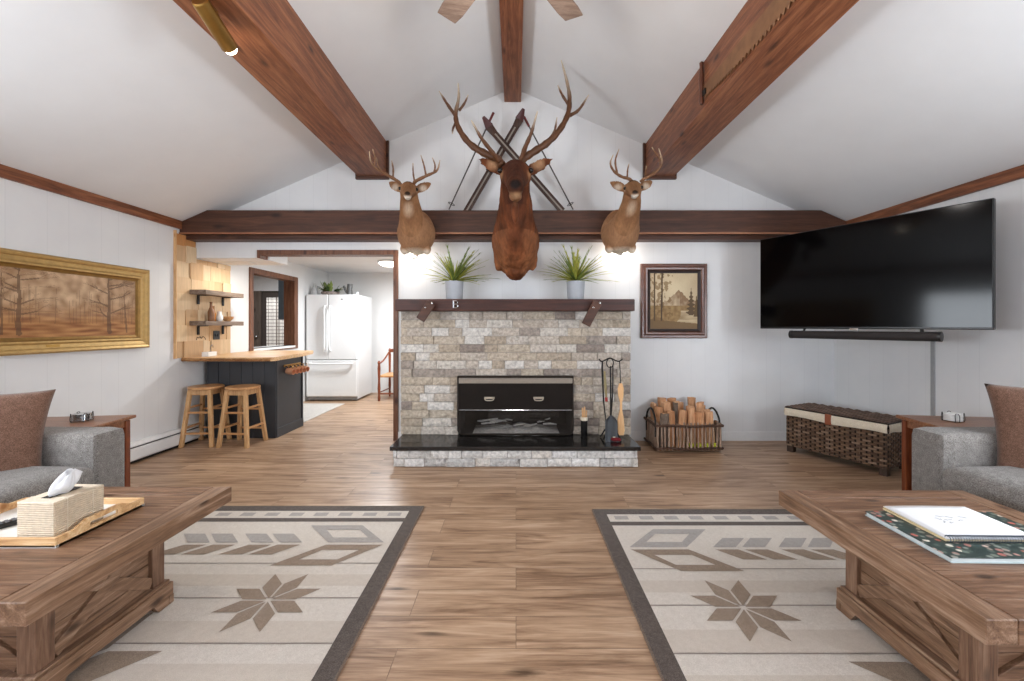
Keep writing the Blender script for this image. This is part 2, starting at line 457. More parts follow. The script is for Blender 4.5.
# beyond the pass-through
struct(MB().box(-6.6, -6.5, 4.6, 10.3, 0, 2.4).build('wall_far_room_left', flat('dark_brown_panelling', '4e4642', .6, var=.15)))
struct(MB().box(-6.6, XL - T, 9.2, 9.3, 0, 2.4).build('wall_far_room_back', flat('dark_taupe_wall', '5a514c', .6, var=.05)))
struct(MB().box(XL - T, XL - T + .05, YK + .1, 9.3, 0, 2.4).build('wall_far_room_right', M['kitchen_wall']))
struct(MB().box(-6.6, XL - T, 4.4, 4.5, 0, 2.4).build('wall_far_room_front', M['kitchen_wall']))
struct(MB().box(-6.6, XL - T, 4.4, 9.3, 2.35, 2.42).build('ceiling_far_room', M['ceiling']))
struct(MB().box(-6.5, XL - T, 9.10, 9.2, 1.99, 2.35).build('trim_8', M['white']))

# ------------------------------------------------------------------ beams
def long_beam(x0, x1, z0, label, plate):
    t_ = thing('ceiling_beam', label, 'beam', ((x0 + x1) / 2, YB, z0), 0, None)
    a, b = (x0 + x1) / 2, z0
    h0, h1 = zc(x0) - z0 + .02, zc(x1) - z0 + .02
    hw_ = (x1 - x0) / 2
    MB().prism([(-hw_, 0, 0), (hw_, 0, 0), (hw_, 0, h1)] + ([(0, 0, max(h0, h1) + .03)] if abs(a - XC) < .1 else []) + [(-hw_, 0, h0)], (0, YR - YB, 0)).build('timber', M['beam'], t_, bevel=.006)
    if plate:
        q = .025
        MB().prism([(-hw_ - q, -.04, -.03), (hw_ + q, -.04, -.03), (hw_ + q, -.04, h1 - .01), (-hw_ - q, -.04, h0 - .01)], (0, .039, 0)).build('end_plate', M['beam_x'], t_, bevel=.004)
    return t_
long_beam(-1.69, -1.385, 2.83, 'dark stained ceiling beam carrying the brass spotlight', True)
long_beam(1.385, 1.69, 2.83, 'dark stained ceiling beam with the crosscut saw hung on its side', True)
long_beam(XC - .09, XC + .09, 3.635, 'narrow dark ridge beam running along the ceiling peak', False)
YX = F / 97.4                # face of the cross beam
tb = thing('cross_beam', 'wide dark brown tie beam spanning the back wall behind the mounted heads', 'beam', (0, YX, 2.175))
def clip(x): return zc(x) - 2.175
MB().prism([(XL + .002, 0, 0), (XR - .002, 0, 0), (XR - .002, 0, clip(XR) - .004), (XR-.285, 0, .245), (XL + .285, 0, .245), (XL + .002, 0, clip(XL) - .004)], (0, YB - YX, 0)).build('timber', M['beam_x'], tb, bevel=.006)
MB().box(XL + .002, XR - .002, .06, YB - YX, -.045, 0).build('ledger_board', M['beam_x'], tb, bevel=.003)
MB().box(XL + .002, XR - .002, -.006, .012, 0, .016).build('worn_edge', M['beam_edge'], tb)
# ================================================================== fireplace
YF = F / 103.5               # face of the stone breast
YH = F / 115.0               # face of the hearth
HH = .185
M['stone'] = colattr('split_face_ledger_stone', .85, .25, bump=.012, var=.5, nscale=38)
STONES = ['ccc0b2', 'c2b5a6', 'd6cec3', 'ab9f94', 'cbbdab', 'e0dad2', 'baab98', 'd0c6ba', '9c8f85', 'c6b8a5', 'cabba8', 'c8bcae']
def stone_veneer(name, parent, x0, x1, z0, z1, y, rows, hole=None, seed=3, cols=STONES, lens=(.11, .32), returns=None):
    rnd = random.Random(seed); m = MB(); hz = (z1 - z0) / rows; cidx = []
    for r in range(rows):
        za, zb = z0 + r * hz, z0 + (r + 1) * hz; x = x0 - rnd.uniform(0, .12)
        while x < x1:
            L = rnd.uniform(*lens); a, b = max(x, x0), min(x + L, x1); x += L
            if b - a < .03: b = min(b + .03, x1)
            segs = [(a, b)]
            if hole and za < hole[3] - .01 and zb > hole[2] + .01:
                segs = []
                if a < hole[0]: segs.append((a, min(b, hole[0])))
                if b > hole[1]: segs.append((max(a, hole[1]), b))
            for a2, b2 in segs:
                if b2 - a2 < .015: continue
                d = rnd.uniform(.004, .028); c = lin(rnd.choice(cols)); n0 = len(m.b.faces)
                # rough face: small displaced grid
                nu, nv = max(2, int((b2 - a2) / .03)), 3; g = .0022
                sx = rnd.uniform(0, 50)
                def P(i, j):
                    u, v = i / nu, j / nv; px, pz = lerp(a2 + g, b2 - g, u), lerp(za + g, zb - g, v)
                    edge = 0 if i in (0, nu) or j in (0, nv) else 1
                    return Vector((px, y - d - (noise.noise(Vector((px * 22 + sx, pz * 30, sx))) * .008 + .006) * edge, pz))
                vs = [[m.b.verts.new(P(i, j)) for j in range(nv + 1)] for i in range(nu + 1)]
                for i in range(nu):
                    for j in range(nv): m.face([vs[i][j], vs[i + 1][j], vs[i + 1][j + 1], vs[i][j + 1]])
                ring = [vs[i][0] for i in range(nu + 1)] + [vs[nu][j] for j in range(1, nv + 1)] + [vs[i][nv] for i in range(nu - 1, -1, -1)] + [vs[0][j] for j in range(nv - 1, 0, -1)]
                back = [m.b.verts.new((q.co.x, y + .01, q.co.z)) for q in ring]
                for i in range(len(ring)): m.face([ring[i], ring[(i + 1) % len(ring)], back[(i + 1) % len(ring)], back[i]])
                m.b.faces.ensure_lookup_table()
                cidx += [c] * (len(m.b.faces) - n0)
    o = m.build(name, M['stone'], parent, world=True)
    paint_faces(o, lambda c, i: cidx[i]); return o
fp = thing('fireplace', 'grey split-stone fireplace with a raised black granite hearth', 'fireplace', (0, YF, 0))
bx0, bx1, bz = -1.105, 1.10, 1.37
fx0, fx1, fz0, fz1 = -.555, .55, HH, .739
m = MB()
m.box(bx0, fx0, YF, YB - .001, 0, bz); m.box(fx1, bx1, YF, YB - .001, 0, bz); m.box(fx0, fx1, YF, YB - .001, fz1, bz)
m.box(fx0, fx1, YF, YB - .001, 0, fz0 - .002)
m.build('chimney_breast', flat('mortar_grey', '8f8a84', .9), fp, world=True)
stone_veneer('stone_facing', fp, bx0 - .005, bx1 + .005, HH, bz, YF, 15, (fx0, fx1, fz0, fz1))
m = MB()
m.box(fx0, fx0 + .015, YF - .01, YB - .02, fz0, fz1); m.box(fx1 - .015, fx1, YF - .01, YB - .02, fz0, fz1)
m.box(fx0, fx1, YB - .04, YB - .02, fz0, fz1); m.box(fx0, fx1, YF - .01, YB - .02, fz1 - .015, fz1)
m.box(fx0, fx1, YF - .01, YB - .02, fz0, fz0 + .004)
m.build('firebox', M['firebrick'], fp, world=True)
hx0, hx1 = (393 - 516) / 115, (638 - 516) / 115
MB().box(hx0 + .02, hx1 - .02, YH + .02, YF, 0, HH - .035).build('hearth_base', flat('mortar_grey_2', '8f8a84', .9), fp, world=True)
stone_veneer('hearth_facing', fp, hx0, hx1, 0.004, HH - .036, YH + .02, 2, seed=9, cols=['e6e2dc', 'd8d4ce', 'efece8', 'ccc9c5', 'e2dbd1'], lens=(.09, .26))
m = MB(); m.b.faces.ensure_lookup_table()
m.box(hx0 - .025, hx1 + .02, YH - .02, YF + .0, HH - .036, HH)
m.build('hearth_slab', M['granite'], fp, world=True, bevel=.004)
# ashes and charred sticks on a grate
m = MB()
m.grid(lambda u, v: Vector((lerp(-.42, .42, u), lerp(YF + .01, YF + .34, v), HH + .006 + .045 * math.sin(PI * u) * math.sin(PI * v) * (1 + noise.noise(Vector((u * 9, v * 5, 2)))))), 40, 16)
m.build('ash_bed', M['ash'], fp, world=True, smooth=True)
for i in range(16):
    x = random.uniform(-.3, .36); y = YF + random.uniform(.06, .24); a = random.uniform(-.6, .6); L = random.uniform(.10, .26)
    z = HH + .065 + random.uniform(0, .03)
    MB().tube([(x - L / 2 * math.cos(a), y - L / 2 * math.sin(a), z), (x, y + .004, z + random.uniform(0, .02)), (x + L / 2 * math.cos(a), y + L / 2 * math.sin(a), z + random.uniform(-.02, .03))], [.008, .010, .006], 7).build('charred_stick', M['ash'] if i % 3 else M['charlog'], fp, world=True, smooth=True)
for i, (x0, z) in enumerate([(-.28, .30), (.02, .33), (-.12, .41)]):
    MB().tube([(x0, YF + .28, z), (x0 + .2, YF + .27, z + .01), (x0 + .42, YF + .29, z)], [.045, .05, .042], 10).build('log', M['charlog'], fp, world=True, smooth=True)

# fire screen: bronze frame, solid upper panel, wire mesh below
sc = thing('fire_screen', 'dark bronze fire screen with two handles closing the firebox', 'fire screen', (0, YF - .06, HH))
ys = YF - .055; sx0, sx1, sz0, sz1 = (458 - 516) / 104.8, (573 - 516) / 104.8, HH + .012, EYE - 50.5 / 104.8
def rrect(x0, x1, z0, z1, r, n=6):
    p = [(x0, z1)]
    for k in range(n + 1): a = PI + k / n * PI / 2; p.append((x0 + r + r * math.cos(a), z0 + r + r * math.sin(a)))
    for k in range(n + 1): a = 1.5 * PI + k / n * PI / 2; p.append((x1 - r + r * math.cos(a), z0 + r + r * math.sin(a)))
    p.append((x1, z1)); return p
pts = [Vector((x, ys, z)) for x, z in rrect(sx0, sx1, sz0, sz1, .05)]
MB().tube(pts + [pts[0], pts[1]], .008, 8).build('frame', M['bronze'], sc, world=True, smooth=True)
m = MB(); m.box(sx0 - .004, sx1 + .004, ys - .012, ys + .03, sz1 - .012, sz1 + .008); m.build('top_rail', M['bronze'], sc, world=True, bevel=.003)
MB().box(sx0 + .004, sx1 - .004, ys + .0, ys + .022, sz1 - .065, sz1 - .014).build('hood_strip', flat('taupe_hood_metal', '8b8073', .5, .3, bump=.002, nscale=60), sc, world=True)
up_ = MB().box(sx0 + .006, sx1 - .006, ys + .002, ys + .008, EYE - 84 / 104.8, sz1 - .065).build('upper_panel', flat('smoked_bronze_panel', '1b1511', .7, .0, spec=.15), sc, world=True)
MB().tube([(sx0 + .01, ys - .003, EYE - 84 / 104.8), (sx1 - .01, ys - .003, EYE - 84 / 104.8)], .004, 6).build('mid_rail', M['chrome'], sc, world=True)
t = NT('wire_mesh_curtain', .5, .6); co = t.n('ShaderNodeTexCoord'); sp_ = t.n('ShaderNodeSeparateXYZ'); t.l(co.outputs['Object'], sp_.inputs[0])
a = t.math('LESS_THAN', t.math('FRACT', t.math('MULTIPLY', sp_.outputs[0], 150)), .15); b = t.math('LESS_THAN', t.math('FRACT', t.math('MULTIPLY', sp_.outputs[2], 150)), .15)
t.l(t.math('MAXIMUM', a, b), t.p.inputs['Alpha']); t.base(lin('3a322b')); M['mesh'] = t.m
m = MB(); m.prism([Vector((x, ys + .002, z)) for x, z in rrect(sx0 + .004, sx1 - .004, sz0, EYE - 84 / 104.8, .05)], (0, .0015, 0)); m.build('mesh_curtain', M['mesh'], sc, world=True)
for px in (489.5, 538.5):
    x = (px - 516) / 104.8; z = EYE - 72.5 / 104.8
    MB().tube(spline([(x - .045, ys + .002, z + .006), (x - .043, ys - .022, z + .006), (x - .03, ys - .026, z - .012), (x + .03, ys - .026, z - .012), (x + .043, ys - .022, z + .006), (x + .045, ys + .002, z + .006)], 4), .006, 8).box(x - .05, x + .05, ys - .006, ys + .002, z - .002, z + .016).build('handle', flat('brushed_nickel', 'c9bfae', .3, .8), up_, world=True, smooth=True)

# mantel
YM = F / 107.5
mt = thing('mantel_shelf', 'thick dark reclaimed timber mantel above the stone fireplace', 'mantel', (-.01, YM, 1.37))
mx0, mx1 = (395 - 516) / 107.5, (635 - 516) / 107.5
MB().box(mx0, mx1, YM, YB - .003, 1.370, EYE + 27 / 107.5).build('timber', M['mantel'], mt, world=True, bevel=.008)
for (xa, ya, xb, yb) in ((431, 304, 421, 319), (597, 303, 586, 324)):
    s = 108.6; a, b = at(xa, ya, s), at(xb, yb, s)
    pg_ = MB().bar(a + Vector((0,-.012,0)), b + Vector((0,-.012,0)), .085, .02, up=(0, 1, 0), ext=.01).build('slanted_peg_board', M['beam_x'], mt, world=True, bevel=.006)
    q = a + (b - a) * .12
    MB().ball(q + Vector((.03, -.045, .02)), .013, 10).build('bolt_head', M['chrome'], pg_, world=True, smooth=True)
    MB().ball(q + Vector((-.03, -.045, -.02)), .011, 10).build('bolt_head', M['chrome'], pg_, world=True, smooth=True)
c = at(455.5, 304.3, 108); m = MB()
m.bar(c + Vector((-.018, -.004, -.033)), c + Vector((-.018, -.004, .033)), .012, .008, up=(0, 1, 0))
for zz in (.0165, -.0165):
    m.tube([c + Vector((-.018, -.004, zz + .0165)), c + Vector((.006, -.004, zz + .0165)), c + Vector((.02, -.004, zz + .008)), c + Vector((.02, -.004, zz - .008)), c + Vector((.006, -.004, zz - .0165)), c + Vector((-.018, -.004, zz - .0165))], .0055, 6)
m.build('metal_letter', M['chrome'], mt, world=True, smooth=True)

# potted ferns on the mantel
def fern(name, label, c, seed, group, H=.40, N=96, pr=.095):
    rnd = random.Random(seed); t_ = thing(name, label, 'plant', c, 0, group)
    pt_ = MB().lathe([(pr * .8, 0), (pr * .86, .004), (pr * .98, .19), (pr, .2), (pr * .93, .2), (pr * .92, .18)], n=28).build('pot', M['pot'], t_, smooth=True)
    MB().lathe([(.01, .17), (pr * .9, .172), (pr * .9, .18), (.01, .186)], n=20).build('soil', M['soil'], pt_)
    m = MB()
    for i in range(N):
        a = rnd.uniform(0, 2 * PI); L = rnd.uniform(.18, H); up = rnd.uniform(.12, 1.25); w = rnd.uniform(.007, .014); m.m = 1 if rnd.random() < .6 else 0
        pts = []
        for k in range(7):
            u = k / 6; r = L * math.cos(up) * u * (1 + .35 * u); z = .185 + L * math.sin(up) * u + .05 * u - .08 * u * u * (1.5 - up)
            yy = math.sin(a) * r * .7; pts.append(Vector((math.cos(a) * r, min(yy, .2), z)))
        side = Vector((-math.sin(a), math.cos(a), 0)); prev = None
        for k, p in enumerate(pts):
            ww = w * (1 - (k / 6) ** 2) + .0008
            q = [m.b.verts.new(p - side * ww), m.b.verts.new(p + Vector((0, 0, ww * .6))), m.b.verts.new(p + side * ww)]
            if prev: m.face([prev[0], prev[1], q[1], q[0]]); m.face([prev[1], prev[2], q[2], q[1]])
            prev = q
            if 0 < k < 6 and i % 2:      # side leaflets
                for sg in (-1, 1):
                    tip = p + side * sg * .035 * (1 - u * .5) + (pts[min(k + 1, 6)] - p) * .9 + Vector((0, 0, .004))
                    m.face([m.b.verts.new(p + Vector((0, 0, .001))), m.b.verts.new(p + (pts[min(k + 1, 6)] - p) * .5), m.b.verts.new(tip)])
    m.build('fronds', [M['leaf'], M['leaf_y']], t_)
    return t_
zt = EYE + 27 / 107.5
fern('potted_fern', 'yellow-green fern in a grey pot on the mantel by the branding letter', (-.625, 4.26, zt), 4, 'potted ferns on the mantel')
fern('potted_fern', 'spiky green fern in a grey pot on the mantel end nearer the small painting', (.605, 4.26, zt), 11, 'potted ferns on the mantel')

# fireplace tools
ts = thing('tool_stand', 'black wrought iron fireplace tool stand on the hearth', 'tool stand', (.925, YF - .17, HH))
yt = YF - .17; s = F / yt
def P(px, py, dy=0): p = at(px, py, s); p.y += dy; return p
m = MB(); m.tube([P(610.5, 366), P(610.8, 400), P(610.5, 436)], [.007, .008, .009], 8); m.build('pole', M['black_metal'], ts, world=True, smooth=True)
m = MB(); m.tube([P(610 + 3.4 * math.sin(a), 363 - 4.6 * math.cos(a)) for a in [k * PI / 8 for k in range(17)]], .005, 6, caps=False); m.build('ring', M['black_metal'], ts, world=True, smooth=True)
m = MB(); m.tube(spline([P(599, 359), P(601.5, 361.5), P(605, 360.2), P(610, 358), P(615, 360.2), P(619, 361.3), P(622.5, 359)], 5), [.006] * 31, 7); m.build('crossbar', M['black_metal'], ts, world=True, smooth=True)
m = MB()
for k in range(4):
    a = PI / 4 + k * PI / 2; cx, cy = P(610.5, 436).x, yt
    m.tube(spline([(cx, cy, HH + .12), (cx + .05 * math.cos(a), cy + .04 * math.sin(a), HH + .09), (cx + .095 * math.cos(a), cy + .075 * math.sin(a), HH + .03), (cx + .115 * math.cos(a), cy + .09 * math.sin(a), HH + .007)], 4), .007, 7)
m.build('feet', M['black_metal'], ts, world=True, smooth=True)
# shovel
sh = thing('fireplace_shovel', 'black iron shovel leaning on the tool stand', 'shovel', (P(609, 440, -.03).x, yt - .06, HH))
dy = -.045
MB().tube([P(611.8, 364, dy), P(611.5, 395, dy), P(610, 414, dy)], [.006, .006, .007], 8).build('handle', M['black_metal'], sh, world=True, smooth=True)
def blade(u, v):
    y = lerp(413.5, 441, v); hw_ = (6.2 if v > .25 else 6.2 * math.sin(PI / 2 * (v / .25 * .85 + .15)))
    p = P(609 + (u - .5) * 2 * hw_, y, dy - .028 - .02 * v); p.y -= .018 * abs(2 * u - 1) ** 3; return p
o = MB().grid(blade, 10, 14).build('blade', flat('grey_steel_blade', '4a4c4e', .4, .7, bump=.001), sh, world=True, smooth=True); so = o.modifiers.new('t', 'SOLIDIFY'); so.thickness = .004
# brush with long wooden handle (hangs on the left arm), wooden paddle on the right arm
bp = thing('fireplace_poker', 'iron poker with a worn wood grip and red band hanging from the stand', 'poker', (P(604, 436).x, yt, HH))
MB().tube([P(602.5, 361.5), P(602.2, 368), P(603.5, 400), P(605.5, 418), P(606, 436, .0)], [.008, .009, .007, .005, .004], 8).build('shaft', M['black_metal'], bp, world=True, smooth=True)
MB().tube([P(604.2, 371, -.018), P(605, 385, -.018), P(605.9, 397, -.018)], [.008, .013, .009], 8).build('grip', flat('olive_wood_grip', '8d7f58', .6), bp, world=True, smooth=True)
MB().tube([P(605.9, 397, -.018), P(606.1, 401, -.018)], .0135, 8).build('band', flat('red_band', '9c2a22', .5), bp, world=True)
wp = thing('wooden_paddle', 'slim pale wooden paddle hanging by the fireplace shovel', 'paddle', (P(620, 432).x, yt - .02, HH))
MB().tube([P(619.5, 361.5, -.003), P(619.8, 370, -.012), P(620, 384, -.015)], .005, 6).build('hanging_cord', M['black_metal'], wp, world=True)
def outl(pts, y0, th):
    m_ = MB(); L = [P(x0, yy, y0) for x0, x1, yy in pts]; Rr = [P(x1, yy, y0) for x0, x1, yy in pts][::-1]
    return m_.prism(L + Rr, (0, th, 0))
outl([(618.5, 621.5, 383), (617, 623, 388), (617.5, 622.8, 395), (619.3, 621.5, 402), (619, 621.6, 410), (617, 623, 418), (616.6, 624, 430), (618, 623, 434.5)], -.03, .014).build('board', M['pine'], wp, world=True, bevel=.003)
# red kindling pouch at the foot
rc = thing('fire_starter_pouch', 'dark red pouch lying at the foot of the fireplace tool stand', 'pouch', (P(613, 437).x, yt - .09, HH))
MB().ball((0, 0, .022), .03, 12, (1.5, 1.1, .75)).ball((.03, -.01, .018), .02, 10, (1.1, 1, .8)).build('bag', fabric('dark_red_cloth', '5a1519', '7c2428', 120), rc, smooth=True)
MB().ball((-.015, -.018, .045), .008, 8, (1.6, 1, .7)).build('tie', M['cream'], rc, smooth=True)
# match holder with long matches
mh = thing('match_holder', 'small black match canister holding long matches on the hearth', 'match holder', (P(585.5, 438).x, YF - .09, HH))
MB().lathe([(.030, 0), (.032, .003), (.032, .155), (.029, .155), (.029, .01)], n=20).build('canister', M['black_metal'], mh, smooth=True)
MB().lathe([(.0325, .155), (.034, .158), (.034, .185), (.031, .187), (.028, .17)], n=20).build('rim', M['cream'], mh, smooth=True)
rnd = random.Random(5)
m = MB()
for i in range(26):
    a, r = rnd.uniform(0, 2 * PI), rnd.uniform(0, .02); k = rnd.uniform(1.2, 2.1)
    m.tube([(r * math.cos(a), r * math.sin(a), .02), (r * k * math.cos(a), r * k * math.sin(a), .25 + rnd.uniform(-.012, .03))], .0024, 5)
m.build('matches', M['pine'], mh)

# ================================================================== log basket
lb = thing('firewood_basket', 'rustic basket of twig pickets holding split logs beside the hearth', 'basket', (1.66, 4.1, 0))
bxl, bxr, byf, byb = 1.385, 1.995, F / 102.5, F / 102.5 + .36
bh = .275
rnd = random.Random(12)
m = MB()
def picket(x, y):
    pts = [(x + rnd.uniform(-.006, .006), y + rnd.uniform(-.004, .004), z) for z in (.012, bh * .5, bh - .005 + rnd.uniform(0, .018))]
    m.tube(pts, [rnd.uniform(.007, .0105)] * 3, 6)
n = 17
for i in range(n + 1): x = lerp(bxl, bxr, i / n); picket(x, byf); picket(x, byb)
for i in range(1, 12): y = lerp(byf, byb, i / 12); picket(bxl, y); picket(bxr, y)
m.build('twig_pickets', wood('twig_bark', '5e4737', '957a66', 'c9b7a4', 'z', .8, 3), lb, world=True, smooth=True)
for z, q in ((.035, .018), (bh - .02, .020)):
    m = MB(); o_ = .016
    cs = [(bxl - o_, byf - o_), (bxr + o_, byf - o_), (bxr + o_, byb + o_), (bxl - o_, byb + o_)]
    for i in range(4):
        a, b = cs[i], cs[(i + 1) % 4]; m.tube([(lerp(a[0], b[0], u), lerp(a[1], b[1], u), z + .006 * math.sin(u * 9 + i)) for u in [k / 8 for k in range(9)]], q * .62, 7)
    m.build('branch_rail', wood('dark_branch_rail', '2c1c14', '4d3527', '6b4e3b', 'x', .8, 3), lb, world=True, smooth=True)
for xx in (bxl - .01, bxr + .01):
    MB().tube(spline([(xx, byf + .04, bh * .5), (xx, byf + .05, bh + .04), (xx, (byf + byb) / 2, bh + .12), (xx, byb - .05, bh + .04), (xx, byb - .04, bh * .5)], 6), .010, 7).build('hoop_handle', M['black_metal'], lb, world=True, smooth=True)
MB().box(bxl, bxr, byf, byb, .015, .032).build('bottom', M['bark'], lb, world=True)
M['log_split'] = wood('split_firewood', 'a5714a', 'cf9d74', 'e2bd97', 'z', .8, 2.4, bump=.006)
M['log_split2'] = wood('orange_split_firewood', '94603c', 'c28c62', 'd9ac84', 'z', .8, 2.4, bump=.006)
M['log_bark'] = flat('grey_bark', '6d5d50', .95, var=.35, nscale=30, bump=.01)
spots = []
descr = ['pale split log at the front of the basket', 'split log', 'log']
k = 0
where = ['first', 'second', 'third', 'fourth', 'fifth', 'sixth']
for row, (y, zt_) in enumerate(((byf + .065, .42), (byf + .18, .45), (byf + .29, .47))):
    for i in range(6):
        x = lerp(bxl + .065, bxr - .065, i / 5) + rnd.uniform(-.012, .012); H = zt_ + rnd.uniform(-.05, .015) - (.03 if i in (0, 5) else 0)
        rad = rnd.uniform(.043, .048); a0 = rnd.uniform(0, 2 * PI); ns = 7
        th_ = rnd.choice((PI * .6, PI, PI * 1.25))
        t_ = thing('firewood_log', '%s log, %s from the hearth in the %s row of the twig basket' % (('pale split', 'orange-brown', 'weathered split')[(i + row) % 3], where[i], ('front', 'middle', 'back')[row]), 'log', (x, y, .034), 0, 'split logs in the basket')
        arc = [(rad * math.cos(a0 + th_ * q / ns), rad * math.sin(a0 + th_ * q / ns)) for q in range(ns + 1)]
        if th_ < PI * 1.1: arc.append((-rad * .55 * math.cos(a0 + th_ / 2), -rad * .55 * math.sin(a0 + th_ / 2)))
        tilt = (rnd.uniform(-.02, .02), rnd.uniform(-.02, .02))
        m = MB(); h0, h1 = 0, H - .034; rings = []
        for q in range(6):
            u = q / 5; rings.append([Vector((px_ * (1 + .06 * math.sin(q * 2 + i)) + tilt[0] * u, py_ * (1 + .06 * math.cos(q + i)) + tilt[1] * u, lerp(h0, h1, u) + (rnd.uniform(-.006, .006) if q == 5 else 0))) for px_, py_ in arc])
        m.loft(rings); o = m.build('split_wood', [M['log_split'] if (i + row) % 3 != 1 else M['log_split2'], M['log_bark']], t_)
        for p in o.data.polygons:
            r_ = math.hypot(p.center.x, p.center.y)
            if abs(p.normal.z) < .5 and r_ > rad * .85 and p.normal.dot(Vector((p.center.x, p.center.y, 0))) > 0 and (i * 7 + row) % 5 == 0: p.material_index = 1
for i in range(4):
    x = lerp(1.72, 1.95, i / 3)
    tag(MB().ball((0, 0, 0), .026, 14, (1.15, .9, .9)).build('yellow_ball', flat('lime_yellow_fuzz', 'c3c832', .8), None, smooth=True), 'small lime-yellow ball low behind the twig pickets, %s from the fireplace' % where[i], 'ball', 'yellow balls in the log basket')
    o = [q for q in COL.objects if q.name.startswith('yellow_ball')][-1]; o.location = (x, byf + .026, .060)

# ================================================================== wall art
M['art'] = colattr('oil_paint', .55, .3, bump=.0008, var=.14, nscale=180)
def canvas(name, W_, H_, nu, nv, fn, parent, M4):
    m = MB(); m.grid(lambda u, v: M4 @ Vector(((u - .5) * W_, -.001, (v - .5) * H_)), nu, nv); o = m.build(name, M['art'], parent)
    inv = M4.inverted()
    def c(ce, i): q = inv @ ce; return fn(q.x / W_ + .5, q.z / H_ + .5)
    paint_faces(o, c); return o
def mixc(a, b, t): t = max(0, min(1, t)); return tuple(x + (y - x) * t for x, y in zip(a, b))
def frame_rect(m, W_, H_, prof, M4):
    """mitred moulding: prof = list of (inset, depth) points"""
    rings = []
    for ins, d in prof:
        w2, h2 = W_ / 2 - ins, H_ / 2 - ins
        rings.append([m.b.verts.new(M4 @ Vector((x, -d, z))) for x, z in ((-w2, -h2), (w2, -h2), (w2, h2), (-w2, h2))])
    for a, b in zip(rings, rings[1:]):
        for i in range(4): m.face([a[i], a[(i + 1) % 4], b[(i + 1) % 4], b[i]])
def branches(rnd, x, y, L, a, depth, out, w):
    x2, y2 = x + L * math.cos(a), y + L * math.sin(a); out.append((x, y, x2, y2, w))
    if depth:
        for k in range(rnd.choice((2, 3))): branches(rnd, x2, y2, L * rnd.uniform(.6, .8), a + rnd.uniform(-.7, .7), depth - 1, out, w * .62)
def segd(px, py, s, asp):
    x1, y1, x2, y2, w = s; x1 *= asp; x2 *= asp; px *= asp
    dx, dy = x2 - x1, y2 - y1; t = max(0, min(1, ((px - x1) * dx + (py - y1) * dy) / (dx * dx + dy * dy + 1e-9)))
    return math.hypot(px - x1 - t * dx, py - y1 - t * dy) < w
# autumn woods on the left wall
Y1 = 3.915; Wp, Hp = 1.62, .72
ap = thing('framed_painting', 'wide gold-framed painting of bare autumn woods on the long wall', 'painting', (XL, Y1 - Wp / 2, 1.39), 0)
M4 = Matrix.Rotation(R(90), 4, 'Z') @ Matrix.Identity(4)
M4 = Matrix.Translation((.0, 0, 0)) @ Matrix.Rotation(R(90), 4, 'Z')
rnd = random.Random(21); segs = []
for (u, h, w_) in ((.36, .85, .024), (.20, .9, .024), (.82, .8, .026), (.29, .8, .012), (.06, .85, .02), (.93, .8, .010)):
    px0, py0 = u, .08
    for k in range(6):
        px1, py1 = px0 + rnd.uniform(-.006, .006), py0 + .16; segs.append((px0, py0, px1, py1, w_ * (1.15 - .16 * k)))
        if k >= 1:
            for q in range(2): branches(rnd, px1, py1 - rnd.uniform(0, .1), rnd.uniform(.07, .13) , rnd.choice((rnd.uniform(.5, 1.1), rnd.uniform(2.0, 2.6))), 2, segs, w_ * .38)
        px0, py0 = px1, py1
for i in range(46):
    u = rnd.random(); segs.append((u, .22, u + rnd.uniform(-.01, .01), rnd.uniform(.5, .8), .0045))
asp = 2.25
def art1(u, v):
    sky = mixc(lin('b08a66')[:3], lin('dcbb96')[:3], 1 - abs(u - .55) * 1.8 + noise.noise(Vector((u * 5, v * 4, 0))) * .4)
    gr = mixc(lin('85502c')[:3], lin('c28e58')[:3], .5 + noise.noise(Vector((u * 9, v * 24, 4))) * .9)
    hz = .24 + .03 * noise.noise(Vector((u * 5, 1, 1)))
    c = gr if v < hz else mixc(gr, mixc(sky, lin('8a6440')[:3], .35 + noise.noise(Vector((u * 26, v * 9, 9))) * .7), (v - hz) * 3)
    if v > .55: c = mixc(c, lin('8f6c4c')[:3], .3 * noise.noise(Vector((u * 18, v * 18, 3))))
    for s_ in segs:
        if segd(u, v, s_, asp): c = mixc(c, lin('5f4531')[:3], .72 if s_[4] > .006 else .34); break
    return c + (1,)
bw_ = .115
canvas('canvas', Wp - 2 * bw_ + .02, Hp - 2 * bw_ + .02, 230, 100, art1, ap, Matrix.Translation((.018, 0, 0)) @ M4)
m = MB(); frame_rect(m, Wp, Hp, [(0, 0), (0, .045), (.012, .056), (.03, .05), (.038, .04), (.066, .034), (.078, .042), (.09, .04)], M4); gf_ = m.build('frame', M['gold'], ap, bevel=.001)
m = MB(); frame_rect(m, Wp - .18, Hp - .18, [(0, .04), (.012, .028), (.028, .022), (.032, .012)], M4); m.build('inner_moulding', M['gold_dark'], ap)
MB().box(.035, .0395, -.045, .045, -Hp / 2 + .045, -Hp / 2 + .062).build('name_plate', M['brass'], gf_)
